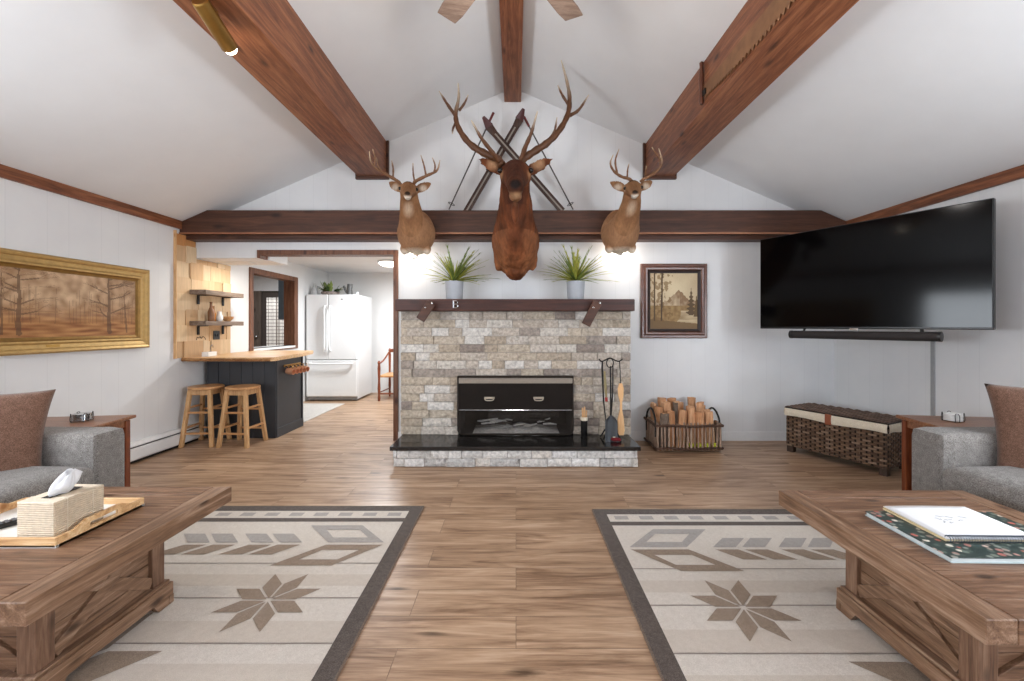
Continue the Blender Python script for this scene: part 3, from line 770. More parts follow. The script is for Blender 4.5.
# mountain river on the back wall
s = 93.5; cx, cz = at(674, 301, s).x, at(674, 301, s).z; Wq, Hq = 66 / s, 74.5 / s
aq = thing('framed_painting', 'small brown-framed painting of a mountain stream and pines', 'painting', (cx, YB, cz))
I4 = Matrix.Identity(4)
rnd = random.Random(3)
def art2(u, v):
    c = mixc(lin('b39a78')[:3], lin('dccaa6')[:3], 1 - 1.3 * math.hypot(u - .5, v - .68) + .2 * noise.noise(Vector((u * 5, v * 5, 0))))
    mt_ = .50 + .20 * max(0, 1 - abs(u - .60) * 4.2) + .03 * noise.noise(Vector((u * 20, 0, 5)))
    if v < mt_: c = mixc(lin('8d6f50')[:3], lin('cdb795')[:3], (.5 if u < .62 else .0) + .5 * noise.noise(Vector((u * 16, v * 16, 0))) + (.50 - v) * 3)
    if v < .42: c = mixc(lin('8a6b43')[:3], lin('a88a5a')[:3], .5 + .8 * noise.noise(Vector((u * 14, v * 20, 7))))
    riv = .62 + .12 * math.sin(v * 9)
    if v < .33 and abs(u - riv - .1) < .10 + (.33 - v) * .9 and u > .45 + .2 * (.3 - v): c = mixc(lin('c9b48f')[:3], lin('9d8562')[:3], .4 + noise.noise(Vector((u * 4, v * 30, 2))))
    if v < .10 + .08 * (1 - u): c = lin('7c6240')[:3]
    d = abs(u - .86)                         # spruce
    if .25 < v < .74 and d < (.74 - v) * .26 * (.7 + .3 * math.sin(v * 90)): c = lin('5f4a30')[:3]
    if abs(u - .97) < (.62 - v) * .15 and v > .22: c = lin('66502f')[:3]
    n_ = noise.noise(Vector((u * 13, v * 13, 11)))
    if u < .48 and v > .12 and n_ + .25 * noise.noise(Vector((u * 40, v * 40, 1))) > .0 + abs(u - .2) * .9: c = mixc(c, lin('7d5f38')[:3], .75)
    if abs(u - .24 - .02 * v) < .018 and v > .15: c = lin('54402a')[:3]
    if abs(u - .10) < .012 and v > .15: c = lin('5c4730')[:3]
    return c + (1,)
canvas('canvas', Wq - .19, Hq - .19, 96, 112, art2, aq, Matrix.Translation((0, -.018, 0)))
m = MB(); frame_rect(m, Wq, Hq, [(0, 0), (0, .03), (.008, .036), (.03, .036), (.045, .05), (.062, .046), (.07, .036)], I4); m.build('frame', M['frame_brown'], aq, smooth=True, angle=25)
m = MB(); frame_rect(m, Wq - .14, Hq - .14, [(0, .036), (.012, .03), (.03, .024), (.032, .012)], I4); m.build('inner_liner', M['frame_dark'], aq)

# ================================================================== skis and poles crossed on the beam
def ski(a, b, label, yy, tipdir):
    a, b = Vector(a), Vector(b); t_ = thing('wooden_ski', label, 'ski', a, 0, 'crossed vintage skis'); d = b - a; L = d.length; d.normalize()
    side = Vector((0, 1, 0)).cross(d).normalized()
    rings = []
    for k in range(15):
        u = k / 14; w_ = .034 * (1.0 if u < .86 else 1 + .25 * math.sin((u - .86) / .14 * PI) - max(0, u - .94) * 10); w_ = max(w_, .006)
        off = -.09 * max(0, (u - .88) / .12) ** 2
        c = d * (L * u) + Vector((0, off, 0)); th = .008
        rings.append([c + side * w_ + Vector((0, -th, 0)), c + Vector((0, -th - .003, 0)), c - side * w_ + Vector((0, -th, 0)), c - side * w_ + Vector((0, th, 0)), c + side * w_ + Vector((0, th, 0))])
    bd_ = MB().loft(rings).build('board', M['frame_ski'], t_)
    r2 = [[q + Vector((0, -.0035, 0)) + (d * 0) for q in (p[0].lerp(p[2], .38), p[0].lerp(p[2], .62), p[0].lerp(p[2], .62) + Vector((0, .004, 0)), p[0].lerp(p[2], .38) + Vector((0, .004, 0)))] for p in rings[:13]]
    MB().loft(r2).build('stripe', flat('grey_stripe', '8d857c', .5), bd_)
    r3 = [[q + (q - (sum(p, Vector()) / 5)) * .12 for q in p] for p in rings[13:]]
    MB().loft(r3).build('red_tip', flat('dark_red_lacquer', '4a1613', .35), bd_)
    c = d * (L * .46) + Vector((0, -.02, 0))
    MB().bar(c - d * .07, c + d * .07, .075, .022, up=(0, 1, 0)).tube([c - side * .038 - d * .03 + Vector((0, -.02, 0)), c + Vector((0, -.045, 0)) - d * .03, c + side * .038 - d * .03 + Vector((0, -.02, 0))], .006, 6).build('binding', M['black_metal'], t_)
    return t_
M['frame_ski'] = wood('old_ski_wood', '1f1410', '3a241b', '54372a', 'z', .4, 1)
zb_ = 2.425
s = 95.6; yk = F / s
def K(px, py, dy=0): p = at(px, py, s); p.y += dy; return p
ski(K(466, 211.8, .012), K(523.5, 112, .03), 'dark wooden ski with a red tip leaning up toward the ridge beam', yk, 1)
ski(K(562, 211.8, -.03), K(484, 122, -.012), 'dark wooden ski with a dark tip crossing in front of the other ski', yk, 1)
def pole(a, b, label):
    a, b = Vector(a), Vector(b); t_ = thing('ski_pole', label, 'ski pole', a, 0, 'thin ski poles beside the skis'); d = b - a
    MB().tube([(0, 0, 0), d * .5, d], [.006, .0075, .008], 8).build('shaft', flat('grey_pole_metal', '5a5552', .35, .7), t_, smooth=True)
    MB().tube([d * .93, d * 1.04], [.012, .014], 8).build('grip', flat('dark_red_grip', '64201c', .5), t_, smooth=True)
    c = d * .06; n_ = d.normalized(); q = n_.cross(Vector((0, 1, 0))).normalized(); r_ = n_.cross(q)
    MB().tube([c + (q * math.cos(k * PI / 8) + r_ * math.sin(k * PI / 8)) * .035 for k in range(17)], .0035, 5, caps=False).build('snow_basket', M['black_metal'], t_)
pole(K(449, 209.8, -.01), K(491.5, 114, .05), 'thin metal ski pole with its grip above the ski with the dark tip')
pole(K(573, 209.8, -.01), K(526, 118, .05), 'thin metal ski pole with its grip under the end of the ridge beam')

# ================================================================== sconces and spot
def sconce(px, py, label):
    p = at(px, py, 97); t_ = thing('wall_sconce', label, 'light', (p.x, YB, p.z), 0, 'small sconces beside the mantel')
    MB().lathe([(.045, 0), (.045, .012), (.03, .02)], M=Matrix.Rotation(R(90), 4, 'X'), n=24).build('wall_plate', M['chrome'], t_, smooth=True)
    MB().tube([(0, -.015, 0), (0, -.10, .0), (0, -.14, -.01)], .009, 8).build('arm', M['chrome'], t_, smooth=True)
    sd_ = MB().lathe([(.012, .05), (.028, .04), (.034, .0), (.034, -.015), (.03, -.015), (.028, .0)], c=(0, -.15, .0), n=20).build('shade', M['chrome'], t_, smooth=True)
    MB().ball((0, -.15, -.028), .024, 14).build('bulb', M['bulb'], sd_, smooth=True)
    lamp('sconce_light', 'POINT', (p.x, YB - .15, p.z - .045), 6, (1, .94, .86), .03)
sconce(410, 252, 'small glowing wall sconce under the deer head nearest the kitchen opening')
sconce(624, 248, 'small glowing wall sconce under the deer head nearest the small painting')
bs = thing('beam_spotlight', 'brass cylinder spotlight mounted under the ceiling beam', 'light', (-1.53, 2.14, 2.83))
Mx = Matrix.Translation((0, 0, -.07)) @ Matrix.Rotation(R(-112), 4, 'X')
cy_ = MB().lathe([(.035, -.12), (.04, -.115), (.042, .11), (.038, .115), (.036, .10)], M=Mx, n=24).build('cylinder', M['brass'], bs, smooth=True)
MB().tube([(0, 0, 0), (0, 0, -.04)], .012, 10).build('stem', M['brass'], bs)
MB().ball(Mx @ Vector((0, 0, .112)), .034, 16).build('lens', M['bulb'], cy_)
lamp('beam_spot_light', 'SPOT', (-1.53, 2.32, 2.70), 30, (1, .95, .88), .03, (R(24), 0, R(12)), spot=R(90))

# ceiling fan
fan = thing('ceiling_fan', 'ceiling fan with light brown wooden blades at the ridge', 'fan', (XC, 2.02, 3.10))
MB().lathe([(.012, .53), (.012, .10), (.05, .09), (.10, .06), (.115, 0), (.10, -.05), (.06, -.07)], n=28).build('motor', M['bronze'], fan, smooth=True)
MB().lathe([(.06, -.07), (.09, -.08), (.11, -.13), (.08, -.18), (.01, -.2)], n=24).build('light_bowl', M['bulb_soft'], fan, smooth=True)
for k in range(5):
    a = PI / 2 + R(36) + k * R(72); Rm = Matrix.Rotation(a, 4, 'Z') @ Matrix.Rotation(R(8), 4, 'X')
    q = MB(); q.prism([(.19, -.05, 0), (.35, -.062, 0), (.58, -.068, 0), (.66, -.06, 0), (.66, .06, 0), (.58, .068, 0), (.35, .062, 0), (.19, .05, 0)], (0, 0, .008), Rm); q.build('blade', M['fanblade'] if 'fanblade' in M else M.setdefault('fanblade', wood('fan_blade_wood', '6a5246', '857062', 'a08b7e', 'x', .4, 1.5, knots=False)), fan, bevel=.002)
    MB().bar(Rm @ Vector((.09, 0, .0)), Rm @ Vector((.24, 0, -.005)), .03, .008).build('blade_bracket', M['bronze'], fan)
lamp('fan_light', 'POINT', (XC, 2.02, 2.80), 22, (1, .96, .92), .12)
# ================================================================== mounted heads
M['fur'] = colattr('short_fur', .75, .2, bump=.004, var=.32, nscale=46, stretch=(1.4, 1, .55))
M['antler'] = colattr('antler_bone', .5, .35, bump=.0015, var=.22, nscale=60)
def sect(o, z, w, h, a, n=28, ky=1.0, flatb=0):
    """ellipse across direction a (radians above horizontal) in the mount's centre plane"""
    up = Vector((0, math.sin(a), math.cos(a)))     # a: pitch of the spine, out is -y
    pts = []
    for j in range(n):
        t_ = 2 * PI * j / n; x = math.cos(t_) * w; u = math.sin(t_) * h
        if flatb and math.sin(t_) < 0: u *= 1 - flatb
        x *= 1 - .12 * max(0, math.sin(t_))       # narrower crest
        pts.append(Vector((x, -o, z)) + up * u)
    return pts
def interp_rings(R_, k=5):
    out = []; n = len(R_)
    def cr(i, f):
        p = [R_[max(0, min(n - 1, i + d))] for d in (-1, 0, 1, 2)]
        return [.5 * (2 * p[1][q] + (p[2][q] - p[0][q]) * f + (2 * p[0][q] - 5 * p[1][q] + 4 * p[2][q] - p[3][q]) * f * f + (3 * p[1][q] - p[0][q] - 3 * p[2][q] + p[3][q]) * f ** 3) for q in range(5)]
    for i in range(n - 1):
        for j in range(k): out.append(cr(i, j / k))
    out.append(list(R_[-1])); return out
def ear(m, root, tip, w, th, back):
    root, tip = Vector(root), Vector(tip); d = tip - root; L = d.length; d.normalize(); nrm = Vector(back).normalized(); side = d.cross(nrm).normalized(); nrm = side.cross(d).normalized()
    rings = []
    for k in range(9):
        u = k / 8; ww = w * (math.sin(PI * min(1, u * .86 + .14)) ** .7) + .002; c = root + d * L * u
        ring = []
        for j in range(12):
            t_ = 2 * PI * j / 12; x = math.cos(t_) * ww; y = math.sin(t_) * th * (1 - .6 * u)
            cup = (x / max(ww, 1e-4)) ** 2 * ww * .35
            ring.append(c + side * x + nrm * (y - cup))
        rings.append(ring)
    m.loft(rings)
def shaggy(me, amp, fx, fz, zlo=-9):
    ns = [v.normal.copy() for v in me.vertices]
    for v, n_ in zip(me.vertices, ns):
        c = v.co; k = noise.noise(Vector((c.x * fx, c.y * fx, c.z * fz))) + .5 * noise.noise(Vector((c.x * fx * 2.1, c.y * fx * 2.1, c.z * fz * 2)))
        v.co = c + n_ * amp * k * (1 if c.y > -.60 or amp < .003 else .25)
def turn(co, pose, o0):
    dx, yaw, = pose; x, y, z = co; o = -y
    u = max(0, min(1, (z - .15) / .30)); u = u * u * (3 - 2 * u) if o > .12 else 0
    x += dx * u
    k = max(0, min(1, (o - (o0 - .10)) / .12)) * yaw
    rx, ro = x - dx, o - o0
    return Vector((dx + rx * math.cos(k) + ro * math.sin(k), -(o0 + ro * math.cos(k) - rx * math.sin(k)), z)) if k else Vector((x, y, z))
def remesh(mb, voxel, smooth_it=4):
    me = bpy.data.meshes.new('tmp'); bmesh.ops.recalc_face_normals(mb.b, faces=mb.b.faces); mb.b.to_mesh(me); mb.b.free()
    o = bpy.data.objects.new('tmp', me); COL.objects.link(o)
    r = o.modifiers.new('r', 'REMESH'); r.mode = 'VOXEL'; r.voxel_size = voxel
    sm = o.modifiers.new('s', 'SMOOTH'); sm.iterations = smooth_it; sm.factor = .5
    dg = bpy.context.evaluated_depsgraph_get(); me2 = bpy.data.meshes.new_from_object(o.evaluated_get(dg))
    bpy.data.objects.remove(o); bpy.data.meshes.remove(me); return me2
def antler(name, curves, parent, cbase, ctip, n=9):
    """curves: list of (points, r0, r1) in local space"""
    m = MB(); cols = []
    for pts, r0, r1 in curves:
        P_ = spline(pts, 5); k = len(P_)
        rr = [lerp(r0, r1, (i / (k - 1)) ** 2.2) * (1 + .10 * math.sin(i * 1.9)) for i in range(k)]
        m.tube(P_, rr, n, flat=.85)
        for i in range(k): cols += [mixc(cbase, ctip, ((i / (k - 1) - .72) * 3.2) if r1 < .007 else 0) + (1,)] * n
    o = m.build(name, M['antler'], parent, smooth=True, angle=80)
    me = o.data; ca = me.color_attributes.new('Col', 'FLOAT_COLOR', 'POINT')
    for i in range(len(me.vertices)): ca.data[i].color = cols[i]
    return o
def soft(d, r, f=.5): return max(0, min(1, (r - d) / (r * f) + .0))
def mount(name, label, cat, loc, rz, secs, ears, extra, voxel, paint, group, nose, eyes, eye_r, pose=(0, 0), shag=(.002, 40, 12)):
    t_ = thing(name, label, cat, loc, rz, group)
    m = MB(); m.loft([sect(*q[:4], R(q[4])) for q in interp_rings(secs)])
    for e in ears: ear(m, *e)
    for c, r, sc in extra: m.ball(c, r, 14, sc)
    me = remesh(m, voxel); me.name = 'head_and_shoulders'; o = bpy.data.objects.new('head_and_shoulders', me); COL.objects.link(o); o.parent = t_
    for v in me.vertices:
        if v.co.y > -.002: v.co.y = -.002
    for p in me.polygons: p.use_smooth = True
    me.materials.append(M['fur']); paint_verts(o, paint); shaggy(me, *shag)
    o0 = eyes[1] - .05
    for v in me.vertices: v.co = turn(v.co, pose, o0)
    for sx in (-1, 1):
        MB().ball(turn(Vector((sx * eyes[0], -eyes[1], eyes[2])), pose, o0), eye_r, 14).build('eye', M['eye'], t_, smooth=True)
    return t_
def C3(h): return lin(h)[:3]
# ---- deer
deer_secs = [(0, .235, .165, .225, 0), (.07, .215, .188, .222, 0), (.15, .215, .178, .20, 18), (.22, .275, .142, .155, 42), (.285, .355, .108, .125, 58),
             (.33, .435, .090, .105, 60), (.365, .505, .080, .092, 38), (.42, .535, .080, .076, -12), (.475, .513, .066, .062, -28), (.535, .470, .045, .044, -30), (.59, .436, .037, .036, -24), (.615, .424, .024, .024, -20)]
deer_ears = [((sx * .065, -.37, .545), (sx * .20, -.325, .635), .044, .013, (0, 1, .1)) for sx in (-1, 1)]
deer_extra = [((sx * .058, -.43, .555), .030, (1, 1, .8)) for sx in (-1, 1)] + [((sx * .110, -.125, .045), .040, (1.1, 1.1, 1.5)) for sx in (-1, 1)] + [((0, -.60, .432), .034, (1.1, .8, .8)), ((0, -.55, .425), .030, (1, 1.6, .7))]
def deer_paint(co):
    n = noise.noise(co * 9) * .5; x, y, z = co; o = -y
    c = mixc(C3('7d5335'), C3('a97c56'), .55 + n)
    c = mixc(c, C3('5f3d27'), soft(abs(x), .05) * (1 if z > .50 and o < .48 else .2))     # dark crown
    if o < .30: c = mixc(c, C3('b08462'), .5 * soft(abs(z - .18), .25))
    # white throat patch, chin and brisket edge
    c = mixc(c, C3('cdb89e'), .6 * soft(math.hypot(x / .06, (z - .36) / .09, ), 1.0, .9) * (1 if o > .33 else .9 if o > .26 else 0))
    c = mixc(c, C3('efe6d8'), soft(math.hypot((o - .585) / .055, (z - .402) / .030), 1.0, .5))
    c = mixc(c, C3('e5d5bf'), soft(z, .045, .8) * .9)
    c = mixc(c, C3('2a1c14'), soft(math.hypot(x / .032, (o - .622) / .032, (z - .443) / .026), 1.0, .4))   # nose
    for sx in (-1, 1):
        c = mixc(c, C3('d8c5aa'), .7 * soft(math.hypot((x - sx * .085) / .03, (z - .53) / .03, (o - .44) / .05), 1, .7))
        d = math.hypot(x - sx * .13, z - .572)
        if abs(x) > .085 and z > .50 and o < .40: c = mixc(c, C3('e2d2bd'), .75 * soft(d, .045, .6) * (1 if o > .345 else .15))
    return c + (1,)
def deer(loc, rz, label, pose):
    t_ = mount('deer_head_mount', label, 'deer head', loc, rz, deer_secs, deer_ears, deer_extra, .0075, deer_paint, 'mounted whitetail deer heads', None, (.073, .448, .535), .0165, pose)
    return t_
def px_curve(t_, pts, ox, oy, sc, ss, r0, r1):
    """trace points seen in the photograph into the mount's own space; ss = scale at start and end"""
    inv = mw(t_).inverted(); out = []
    for i, (a, b) in enumerate(pts):
        s_ = lerp(ss[0], ss[1], i / (len(pts) - 1)); out.append(inv @ at(ox + a / sc, oy + b / sc, s_))
    return (out, r0, r1)
dl = deer((-1.0, YX - .004, 1.955), R(0), 'whitetail deer head mount with wide spread antlers above the kitchen opening side', (0, R(12)))
A = lambda pts, ss=(109, 108), r0=.014, r1=.004: px_curve(dl, pts, 360, 60, 3.4, ss, r0, r1)
cb, ct = C3('7a5336'), C3('d9c0a0')
antler('antler', [A([(180, 428), (190, 412), (230, 392), (262, 375), (272, 340)], (108, 112), .0175), A([(186, 415), (181, 385), (180, 350)], (108, 109), .009), A([(225, 395), (218, 360), (207, 323)], (110, 111), .010), A([(252, 383), (255, 358), (246, 332)], (111, 112), .009)], dl, cb, ct)
antler('antler', [A([(142, 428), (128, 412), (92, 390), (55, 368), (36, 342), (32, 310)], (108, 113), .0175), A([(112, 402), (113, 372), (108, 342)], (109, 110), .009), A([(48, 362), (52, 332), (43, 303)], (112, 113), .010), A([(78, 382), (62, 360), (56, 332)], (111, 112), .008)], dl, cb, ct)
dr = deer((1.045, YX - .004, 1.965), R(-2), 'whitetail deer head mount with tall narrow antlers above the small painting side', (.055, R(-8)))
A = lambda pts, ss=(109, 108), r0=.014, r1=.004: px_curve(dr, pts, 580, 130, 4.867, ss, r0, r1)
antler('antler', [A([(255, 252), (238, 238), (200, 226), (165, 200), (148, 162), (162, 120)], (108, 112), .0165), A([(180, 210), (172, 150), (190, 92)], (110, 112), .010), A([(230, 230), (232, 195), (238, 165)], (108, 110), .008)], dr, cb, ct)
antler('antler', [A([(295, 252), (312, 238), (350, 218), (385, 190), (399, 150), (383, 90)], (108, 112), .0165), A([(397, 150), (370, 115), (350, 83)], (111, 112), .009), A([(316, 236), (320, 205), (323, 175)], (108, 110), .008), A([(390, 180), (388, 150), (392, 128)], (111, 112), .006)], dr, cb, ct)
# ---- elk
elk_secs = [(0, .44, .21, .39, 0), (.12, .385, .232, .37, 0), (.25, .395, .222, .315, 20), (.36, .49, .185, .245, 45), (.45, .61, .155, .195, 60),
            (.51, .72, .138, .165, 62), (.56, .815, .130, .150, 38), (.64, .855, .138, .125, -12), (.73, .80, .112, .112, -32), (.84, .715, .078, .090, -38), (.92, .650, .068, .070, -34), (.955, .625, .050, .050, -28)]
elk_ears = [((sx * .10, -.58, .89), (sx * .335, -.55, 1.03), .054, .017, (0, 1, .1)) for sx in (-1, 1)]
elk_extra = [((sx * .092, -.665, .875), .045, (1, 1, .8)) for sx in (-1, 1)] + [((sx * .165, -.15, .20), .058, (.9, 1.1, 2.2)) for sx in (-1, 1)] + [((0, -.93, .645), .062, (1.1, .75, .85)), ((0, -.85, .60), .052, (1.1, 1.6, .8)), ((0, -.19, .11), .12, (1.0, 1.1, 1.1)), ((0, -.74, .50), .035, (1, 1, 3.0))]
def elk_paint(co):
    n = noise.noise(co * 7) * .6 + noise.noise(co * Vector((24, 24, 5)).length * .35) * .2; x, y, z = co; o = -y
    c = mixc(C3('40200f'), C3('834a2a'), .55 + n)
    if z > .35: c = mixc(c, C3('4a2415'), soft(abs(x), .13, .9) * .7 * min(1, (z - .35) * 4))
    if z < .40: c = mixc(c, C3('9c6440'), .5 * soft(abs(abs(x) - .15), .10) + .25 * soft(abs(z - .12), .1))
    if o > .60 and z > .60: c = mixc(c, C3('3d1f13'), .65 * soft(abs(x), .12, .5))
    c = mixc(c, C3('a87c58'), .7 * soft(math.hypot((o - .86) / .12, (z - .575) / .07, x / .12), 1.0, .7))
    c = mixc(c, C3('b8946f'), .6 * soft(math.hypot((o - .93) / .06, (z - .57) / .04), 1.0, .6))
    c = mixc(c, C3('1d120e'), soft(math.hypot(x / .060, (o - .975) / .06, (z - .66) / .050), 1.0, .4))
    st = noise.noise(Vector((x * 34, y * 34, z * 6))); c = tuple(q * (1 + .38 * st) for q in c)
    for sx in (-1, 1):
        c = mixc(c, C3('b98a62'), .8 * soft(math.hypot((x - sx * .125) / .05, (z - .825) / .05, (o - .70) / .08), 1, .7))
        if abs(x) > .13 and z > .85: c = mixc(c, C3('b98f6b'), .75 * soft(math.hypot(x - sx * .20, z - .97), .075, .6) * (1 if o > .57 else .1))
    return c + (1,)
ek = mount('elk_head_mount', 'large bull elk head mount with huge branching antlers above the mantel', 'elk head', (-.005, YX - .004, 1.70), 0, elk_secs, elk_ears, elk_extra, .0115, elk_paint, None, None, (.132, .695, .868), .025, (0, 0), (.011, 26, 7))
A = lambda pts, ss=(114, 111), r0=.026, r1=.005: px_curve(ek, pts, 430, 60, 2.96, ss, r0, r1)
cb, ct = C3('5d3a22'), C3('e0cfb6')
antler('antler', [A([(215, 312), (200, 292), (165, 278), (120, 250), (88, 208), (76, 165), (85, 110), (83, 68)], (114, 112), .039), A([(78, 168), (52, 132), (27, 92)], (112, 113), .018), A([(86, 150), (102, 128), (113, 103)], (112, 113), .013), A([(76, 185), (68, 203), (66, 218)], (112, 114), .012),
                  A([(204, 300), (180, 268), (150, 228), (122, 178)], (115, 122), .022)], ek, cb, ct, 10)
antler('antler', [A([(262, 312), (278, 292), (310, 270), (350, 243), (385, 205), (408, 160), (413, 110), (402, 50), (388, 0)], (114, 112), .039), A([(410, 132), (392, 105), (378, 75)], (112, 113), .015), A([(412, 165), (440, 148), (470, 103)], (112, 113), .018), A([(350, 243), (368, 212), (376, 170)], (113, 115), .016),
                  A([(268, 300), (282, 258), (300, 215), (318, 152)], (115, 122), .022)], ek, cb, ct, 10)

# ================================================================== television and soundbar
a = Vector((2.357, F / 103.5, 0)); b = Vector(((994 - 516) / 154, F / 154, 0)); d = (b - a); Lt = d.length; ang = math.atan2(d.y, d.x)
tz0, tz1 = 1.205, 2.065
tv = thing('television', 'large black flat television angled across the corner on a wall arm', 'television', ((a.x + b.x) / 2, (a.y + b.y) / 2, tz0), ang)
hw_ = Lt / 2; Ht = tz1 - tz0
bz_ = MB().box(-hw_, hw_, .002, .045, 0, Ht).build('bezel', M['tv_black'], tv, bevel=.006)
MB().box(-hw_ + .008, hw_ - .008, -.002, .004, .018, Ht - .008).build('screen', M['screen'], tv)
MB().box(-.03, .03, -.004, .01, -.012, .008).build('badge', M['chrome'], bz_, bevel=.002)
MB().box(-.28, .28, .045, .085, .18, .62).build('rear_housing', M['tv_black'], tv, bevel=.01)
wp_ = Vector((XR - .02, 3.75, 1.62)); inv = mw(tv).inverted(); q = inv @ wp_
MB().bar((0, .08, .42), q.lerp(Vector((0, .08, .42)), .5) + Vector((.16, 0, 0)), .04, .06).bar(q.lerp(Vector((0, .08, .42)), .5) + Vector((.16, 0, 0)), q, .04, .06).build('wall_arm', M['black_metal'], tv)
o = MB().box(XR - .03, XR - .002, 3.65, 3.85, 1.45, 1.8).build('wall_plate', M['black_metal'], tv, world=True)
pa, pb = a + d * .19, a + d * .835
sb = thing('soundbar', 'slim black soundbar hanging beneath the television', 'soundbar', ((pa.x + pb.x) / 2, (pa.y + pb.y) / 2, tz0 - .085), ang)
h_ = (pb - pa).length / 2; m = MB(); q = .034
m.loft([[Vector((x, q * math.cos(t) * .95 + .0, .034 + q * math.sin(t))) for t in [2 * PI * k / 16 for k in range(16)]] for x in (-h_, h_)])
m.build('grille_bar', flat('dark_brown_speaker_cloth', '221c1a', .8, bump=.0005, nscale=300), sb, smooth=True, angle=50)
for sx in (-1, 1):
    MB().loft([[Vector((sx * h_ + x, q * 1.06 * math.cos(t) * .95, .034 + q * 1.06 * math.sin(t))) for t in [2 * PI * k / 16 for k in range(16)]] for x in (-.012, .006)]).build('end_cap', M['tv_black'], sb, smooth=True, angle=50)
    MB().bar((sx * h_ * .8, .0, .06), (sx * h_ * .78, .02, .115), .02, .006).build('hanging_bracket', M['black_metal'], sb)

# ================================================================== crosscut saw on the beam
sw = thing('crosscut_saw', 'long two-man crosscut saw with a turned handle on the beam side', 'saw', (1.385, 3.05, 2.9))
xs = 1.372
def zt2(y): return lerp(2.985, 2.96, (3.06 - y) / 1.2)
def zb2(y): return 2.885 - .055 * math.sin(PI * min(1, (3.06 - y) / 1.6))
ys_ = [3.06 - k * .02 for k in range(81)]; m = MB(); top = [Vector((xs, y, zt2(y))) for y in ys_]; bot = []
for k, y in enumerate(ys_):
    bot.append(Vector((xs, y, zb2(y) + (0 if k % 2 else .022))))
vt = [(m.b.verts.new(p), m.b.verts.new(q_), m.b.verts.new(p + Vector((.004, 0, 0))), m.b.verts.new(q_ + Vector((.004, 0, 0)))) for p, q_ in zip(top, bot)]
for u, v_ in zip(vt, vt[1:]):
    m.face([u[0], v_[0], v_[1], u[1]]); m.face([u[2], v_[2], v_[3], u[3]]); m.face([u[0], v_[0], v_[2], u[2]]); m.face([u[1], v_[1], v_[3], u[3]])
m.build('blade', flat('rusty_saw_steel', '8a6242', .5, .45, var=.2, nscale=12), sw, world=True)
for yy in (3.09, 1.42):
    MB().lathe([(.012, -.02), (.017, .0), (.014, .08), (.018, .16), (.013, .26), (.015, .285), (.006, .295)], c=(xs - .008, yy, 2.88), n=14).build('handle', M['frame_brown'], sw, world=True, smooth=True)
    MB().bar((xs - .006, yy, 2.93), (xs - .004, yy - (.06 if yy > 2 else -.06), 2.93), .008, .04).build('handle_ferrule', M['black_metal'], sw, world=True)

# ================================================================== wicker trunk
Lk, Wk, Hk = .80, .40, .44
ka = math.atan2(3.47 - 4.13, 3.0 - 2.67)
kt = thing('wicker_trunk', 'dark brown wicker trunk with cream liner beside the corner', 'trunk', (2.66, 4.13, 0), ka)
t = NT('woven_rattan', .55, spec=.4); v = t.coord()
co = t.n('ShaderNodeTexCoord'); sp_ = t.n('ShaderNodeSeparateXYZ'); t.l(co.outputs['Object'], sp_.inputs[0])
M['rattan'] = colattr('rattan_weave', .5, .4, bump=.001, var=.3, nscale=90)
def weave(name, parent, P0, U, V, nu, nv, thick, cols, N):
    """basket weave of real strands: nu uprights, nv rows over P0 + u*U + v*V, bulging along N"""
    m = MB(); cid = []; U, V, N = Vector(U), Vector(V), Vector(N); rnd_ = random.Random(nu * nv)
    for j in range(nv):
        for i in range(nu):
            if (i + j) % 2: continue
            c = lin(rnd_.choice(cols)); n0 = len(m.b.faces); u0, u1 = (i - .22) / nu, (i + 1.22) / nu; v0, v1 = (j + .06) / nv, (j + .94) / nv
            u0, u1 = max(0, u0), min(1, u1)
            ring = []
            for k in range(5):
                f_ = k / 4; bul = thick * math.sin(PI * f_); pu = lerp(u0, u1, f_)
                ring.append((m.b.verts.new(P0 + U * pu + V * v0 + N * bul * .5), m.b.verts.new(P0 + U * pu + V * (v0 + v1) / 2 + N * (bul + thick * .25)), m.b.verts.new(P0 + U * pu + V * v1 + N * bul * .5)))
            for r1_, r2_ in zip(ring, ring[1:]):
                m.face([r1_[0], r2_[0], r2_[1], r1_[1]]); m.face([r1_[1], r2_[1], r2_[2], r1_[2]])
            m.b.faces.ensure_lookup_table(); cid += [c] * (len(m.b.faces) - n0)
    for i in range(nu + 1):                       # darker uprights seen between
        c = lin(cols[i % len(cols)]); c = tuple(q_ * .62 for q_ in c[:3]) + (1,); n0 = len(m.b.faces); p = P0 + U * (i / nu) - N * -.001; w_ = U.normalized() * U.length / nu * .36
        m.face([m.b.verts.new(p - w_ * (1 if i else 0)), m.b.verts.new(p + w_ * (1 if i < nu else 0)), m.b.verts.new(p + w_ * (1 if i < nu else 0) + V), m.b.verts.new(p - w_ * (1 if i else 0) + V)])
        m.b.faces.ensure_lookup_table(); cid += [c] * (len(m.b.faces) - n0)
    o_ = m.build(name, M['rattan'], parent); paint_faces(o_, lambda ce, i: cid[min(i, len(cid) - 1)]); return o_
wc = ['6a4f3a', '80634b', '584030', '957a64', '755a45', '634a38']
MB().box(.008, Lk - .008, .008, Wk - .008, .06, Hk - .045).build('inner_box', flat('dark_trunk_core', '1d130c', .9), kt)
weave('front_weave', kt, Vector((0, 0, .06)), (Lk, 0, 0), (0, 0, Hk - .11), 20, 17, .011, wc, (0, -1, 0))
weave('end_weave', kt, Vector((Lk, 0, .06)), (0, Wk, 0), (0, 0, Hk - .11), 10, 17, .011, wc, (1, 0, 0))
weave('rear_end_weave', kt, Vector((0, Wk, .06)), (0, -Wk, 0), (0, 0, Hk - .11), 10, 17, .011, wc, (-1, 0, 0))
